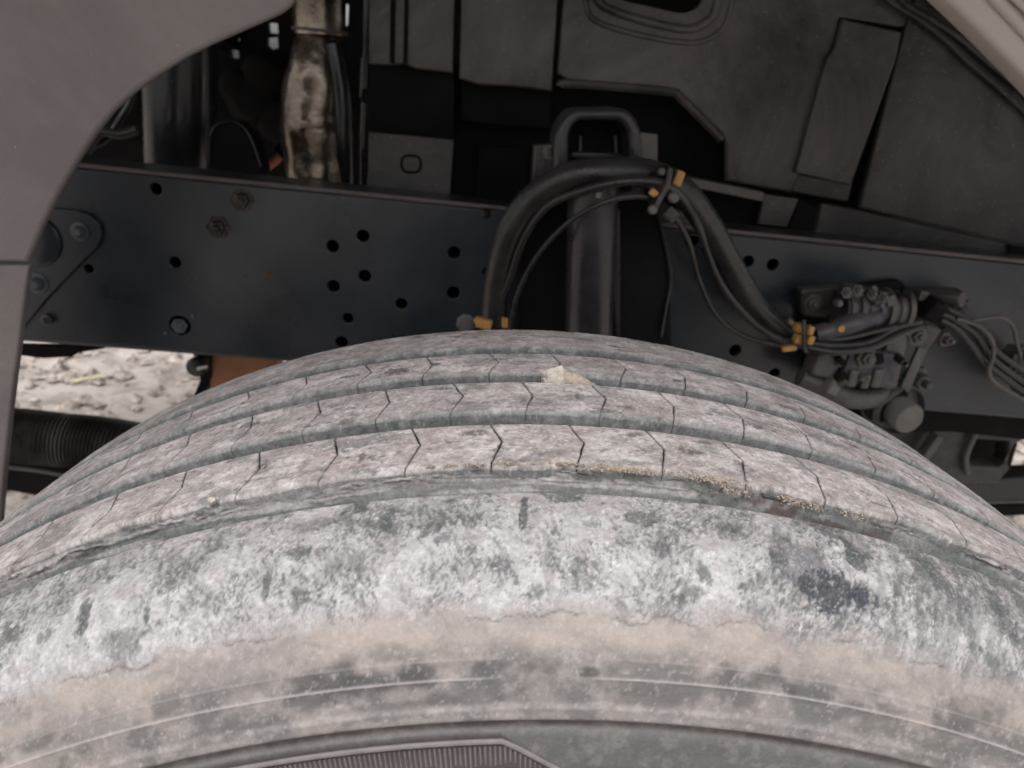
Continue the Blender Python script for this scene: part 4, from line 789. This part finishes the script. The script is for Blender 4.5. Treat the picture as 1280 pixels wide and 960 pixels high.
    c3 = wall_dirt(s3, W3 * 12 + 70) * .85; c3 = mixc(c3, np.array((.06, .052, .05)), sst(.54, .60, lay) * (1 - sst(.62, .68, lay)) * .8); c3 = mixc(c3, np.array((.02, .018, .018)), (1 - sst(.10, .20, W3)) * .97 * sst(.35, .5, fb(s3 / 10, s3 * 0, 3, 411))); c3 = mixc(c3, TEAL * .95, sst(.38, .50, W3 + .25 * (fb(s3 / 18, s3 * 0 + 9, 4, 412) - .5)) * .85); c3 = mixc(c3, PINK * .85, sst(.48, .6, fb(s3 / 20, W3 * 2, 4, 405)) * .6 * (1 - W3)); c3 = mixc(c3, PALE, sst(.6, .7, lay) * .4)
    dg = np.degrees(T3); brn = sst(.45, .55, fb(s3 / 8, W3 * 3, 5, 406)) * (sst(10.5, 12, dg) * (1 - sst(19.5, 22, dg))); c3 = mixc(c3, np.array((.075, .05, .045)), brn * .85)
    me = grid_mesh('torn_rubber_strip', r3 * np.sin(T3), y3, r3 * np.cos(T3), c3, flip=False)
    part('torn_rubber_strip', me, TM, tyre)

    # ---- serrated decoration panel low on the sidewall
    vs = []; fs = []
    def sw_y(r): return np.interp(-r, -prof[19:23, 1], prof[19:23, 0])
    def bar(t0, t1, ra, rb, h):
        k = len(vs)
        for t, hh_ in ((t0, -.0003), ((t0 * .7 + t1 * .3), h), ((t0 * .3 + t1 * .7), h), (t1, -.0003)):
            for r in (ra, (ra + rb) / 2, rb): vs.append((r * math.sin(t), float(sw_y(r)) - hh_, r * math.cos(t)))
        for i in range(3):
            for j in range(2): fs.append((k + i * 3 + j, k + i * 3 + j + 1, k + i * 3 + 4 + j, k + i * 3 + 3 + j))
    n = 120; A0, A1 = math.radians(-26), math.radians(1.3)
    step = math.radians(.232); i = 0; t = A0
    while t < math.radians(3.9):
        ra = .4490 if t < A1 else .4490 - (t - A1) / math.radians(2.3) * .0105
        if ra > .42: bar(t, t + step * .62, ra, .412, .0007)
        t += step
    me = bpy.data.meshes.new('serration_ribs'); me.from_pydata(vs, [], fs); me.update()
    rm = mat('grey_serrated_rubber', (.14, .122, .12), .7, dust=(.21, .19, .185), dust_amt=.4, nscale=120, bump=.3)
    o = part('serration_ribs', me, rm, tyre); o['kind'] = 'stuff'
    fr = [Vector((.4508 * math.sin(t_), float(sw_y(.4508)) - .0004, .4508 * math.cos(t_))) for t_ in np.linspace(A0, A1, 60)]
    fr += [Vector(((.4508 - q * .030) * math.sin(A1 + q * math.radians(6.6)), float(sw_y(.4508 - q * .03)) - .0004, (.4508 - q * .030) * math.cos(A1 + q * math.radians(6.6)))) for q in np.linspace(.03, 1, 12)]
    o = tube('serration_border', fr, .0010, rm, None, seg=8, sub=1); o.parent = tyre
    # rim
    o = lathe('rim', (0, -.03, 0), (0, 1, 0), [(0, .292), (.0, .283), (.012, .275), (.03, .262), (.09, .255), (.14, .262), (.21, .283), (.212, .292)], M['steel'], None, seg=64); o.parent = W
    o = lathe('hub', (0, .05, 0), (0, 1, 0), [(-.09, .08), (-.085, .10), (-.02, .12), (-.0, .255), (.02, .255)], M['steel'], None, seg=48); o.parent = W

    # ---- things lying in the tread
    def wp(deg, y, r): a_ = math.radians(deg); return WM @ Vector((r * math.sin(a_), y, r * math.cos(a_)))
    def stone(name, c, size, m, seed, rot=0, sub=4):
        bm = bmesh.new(); bmesh.ops.create_icosphere(bm, subdivisions=sub, radius=1); rq = random.Random(int(seed * 10)); FC = [Vector((rq.gauss(0, 1), rq.gauss(0, 1), rq.gauss(0, 1))).normalized() for _ in range(11)]
        for q in bm.verts:
            n_ = q.co.normalized(); k = 1 + .28 * noise.noise(n_ * 1.6 + Vector((seed, 0, 0))) + .12 * noise.noise(n_ * 5 + Vector((seed, 2, 0))) + .05 * noise.noise(n_ * 14)
            for pl_ in FC:
                dd = n_.dot(pl_); k = min(k, .80 / dd) if dd > .5 else k
            q.co = Vector((n_.x * size[0], n_.y * size[1], n_.z * size[2])) * k
        bmesh.ops.transform(bm, matrix=Matrix.Translation(c) @ Matrix.Rotation(rot, 4, 'Y'), verts=bm.verts)
        me = bpy.data.meshes.new(name); bm.to_mesh(me); bm.free(); return link(name, me, m, None, True)
    P1 = stone('pebble', wp(4.75, .104, .5205), (.0082, .0060, .0072), M['stonew'], 3.1, -.15)
    tag(P1, 'larger cream pebble wedged in the tread groove near the top of the tyre', 'stone')
    P2 = stone('crumb', wp(5.95, .1035, .5190), (.0110, .0055, .0050), M['stone'], 8.4, .2); P2.parent = P1; P2['label'] = 'sandy rough tail of the pebble'
    tag(stone('pebble', wp(-12.2, .0075, .5195), (.0024, .002, .0018), M['stonew'], 5.5, 0, 3), 'tiny cream pebble on the torn groove edge at the left of the tyre', 'stone')
    rnd = random.Random(11); vs = []; fs = []
    def grain(c, s_):
        k = len(vs); R_ = Matrix.Rotation(rnd.uniform(0, 6), 3, Vector((rnd.random(), rnd.random(), rnd.random() + .01)).normalized())
        for d in ((1, 0, 0), (-1, 0, 0), (0, 1, 0), (0, -1, 0), (0, 0, 1), (0, 0, -1)): vs.append(tuple(c + R_ @ Vector(d) * s_ * rnd.uniform(.7, 1.2)))
        for f in ((0, 2, 4), (2, 1, 4), (1, 3, 4), (3, 0, 4), (2, 0, 5), (1, 2, 5), (3, 1, 5), (0, 3, 5)): fs.append(tuple(k + q for q in f))
    for i in range(4200):
        z = rnd.random()
        if z < .34: a_ = rnd.gauss(7.2, .75); y_, r_ = rnd.gauss(.0082 - .0004 * (a_ - 7) ** 2, .0012), .5188
        elif z < .58:
            a_ = rnd.uniform(-2, 6.5)
            if noise.noise(Vector((a_ * 1.7, 3, 1))) < -.08: continue
            y_, r_ = rnd.gauss(.0092 + .0012 * noise.noise(Vector((a_, 1, 1))), .0006), .5193
        elif z < .84: a_, y_, r_ = rnd.gauss(11.3, .7), rnd.gauss(.0085, .0016), .5188
        else:
            a_ = rnd.choice((12.3, 13.0, 15.2, 15.7, 16.4, 18.5)) + rnd.gauss(0, .35); y_, r_ = rnd.gauss(.0052, .0022), .5165
        grain(wp(a_, y_, r_ + rnd.uniform(-.0004, .0006)), rnd.choice((.00014, .00018, .00022, .00028, .00036, .00055)) * rnd.uniform(.8, 1.2))
    me = bpy.data.meshes.new('sand_grains'); me.from_pydata(vs, [], fs); me.update()
    tag(link('sand_grains', me, M['sand']), 'tan sand grains caught along the near torn groove of the tyre', 'sand', kind='stuff')
wheel()
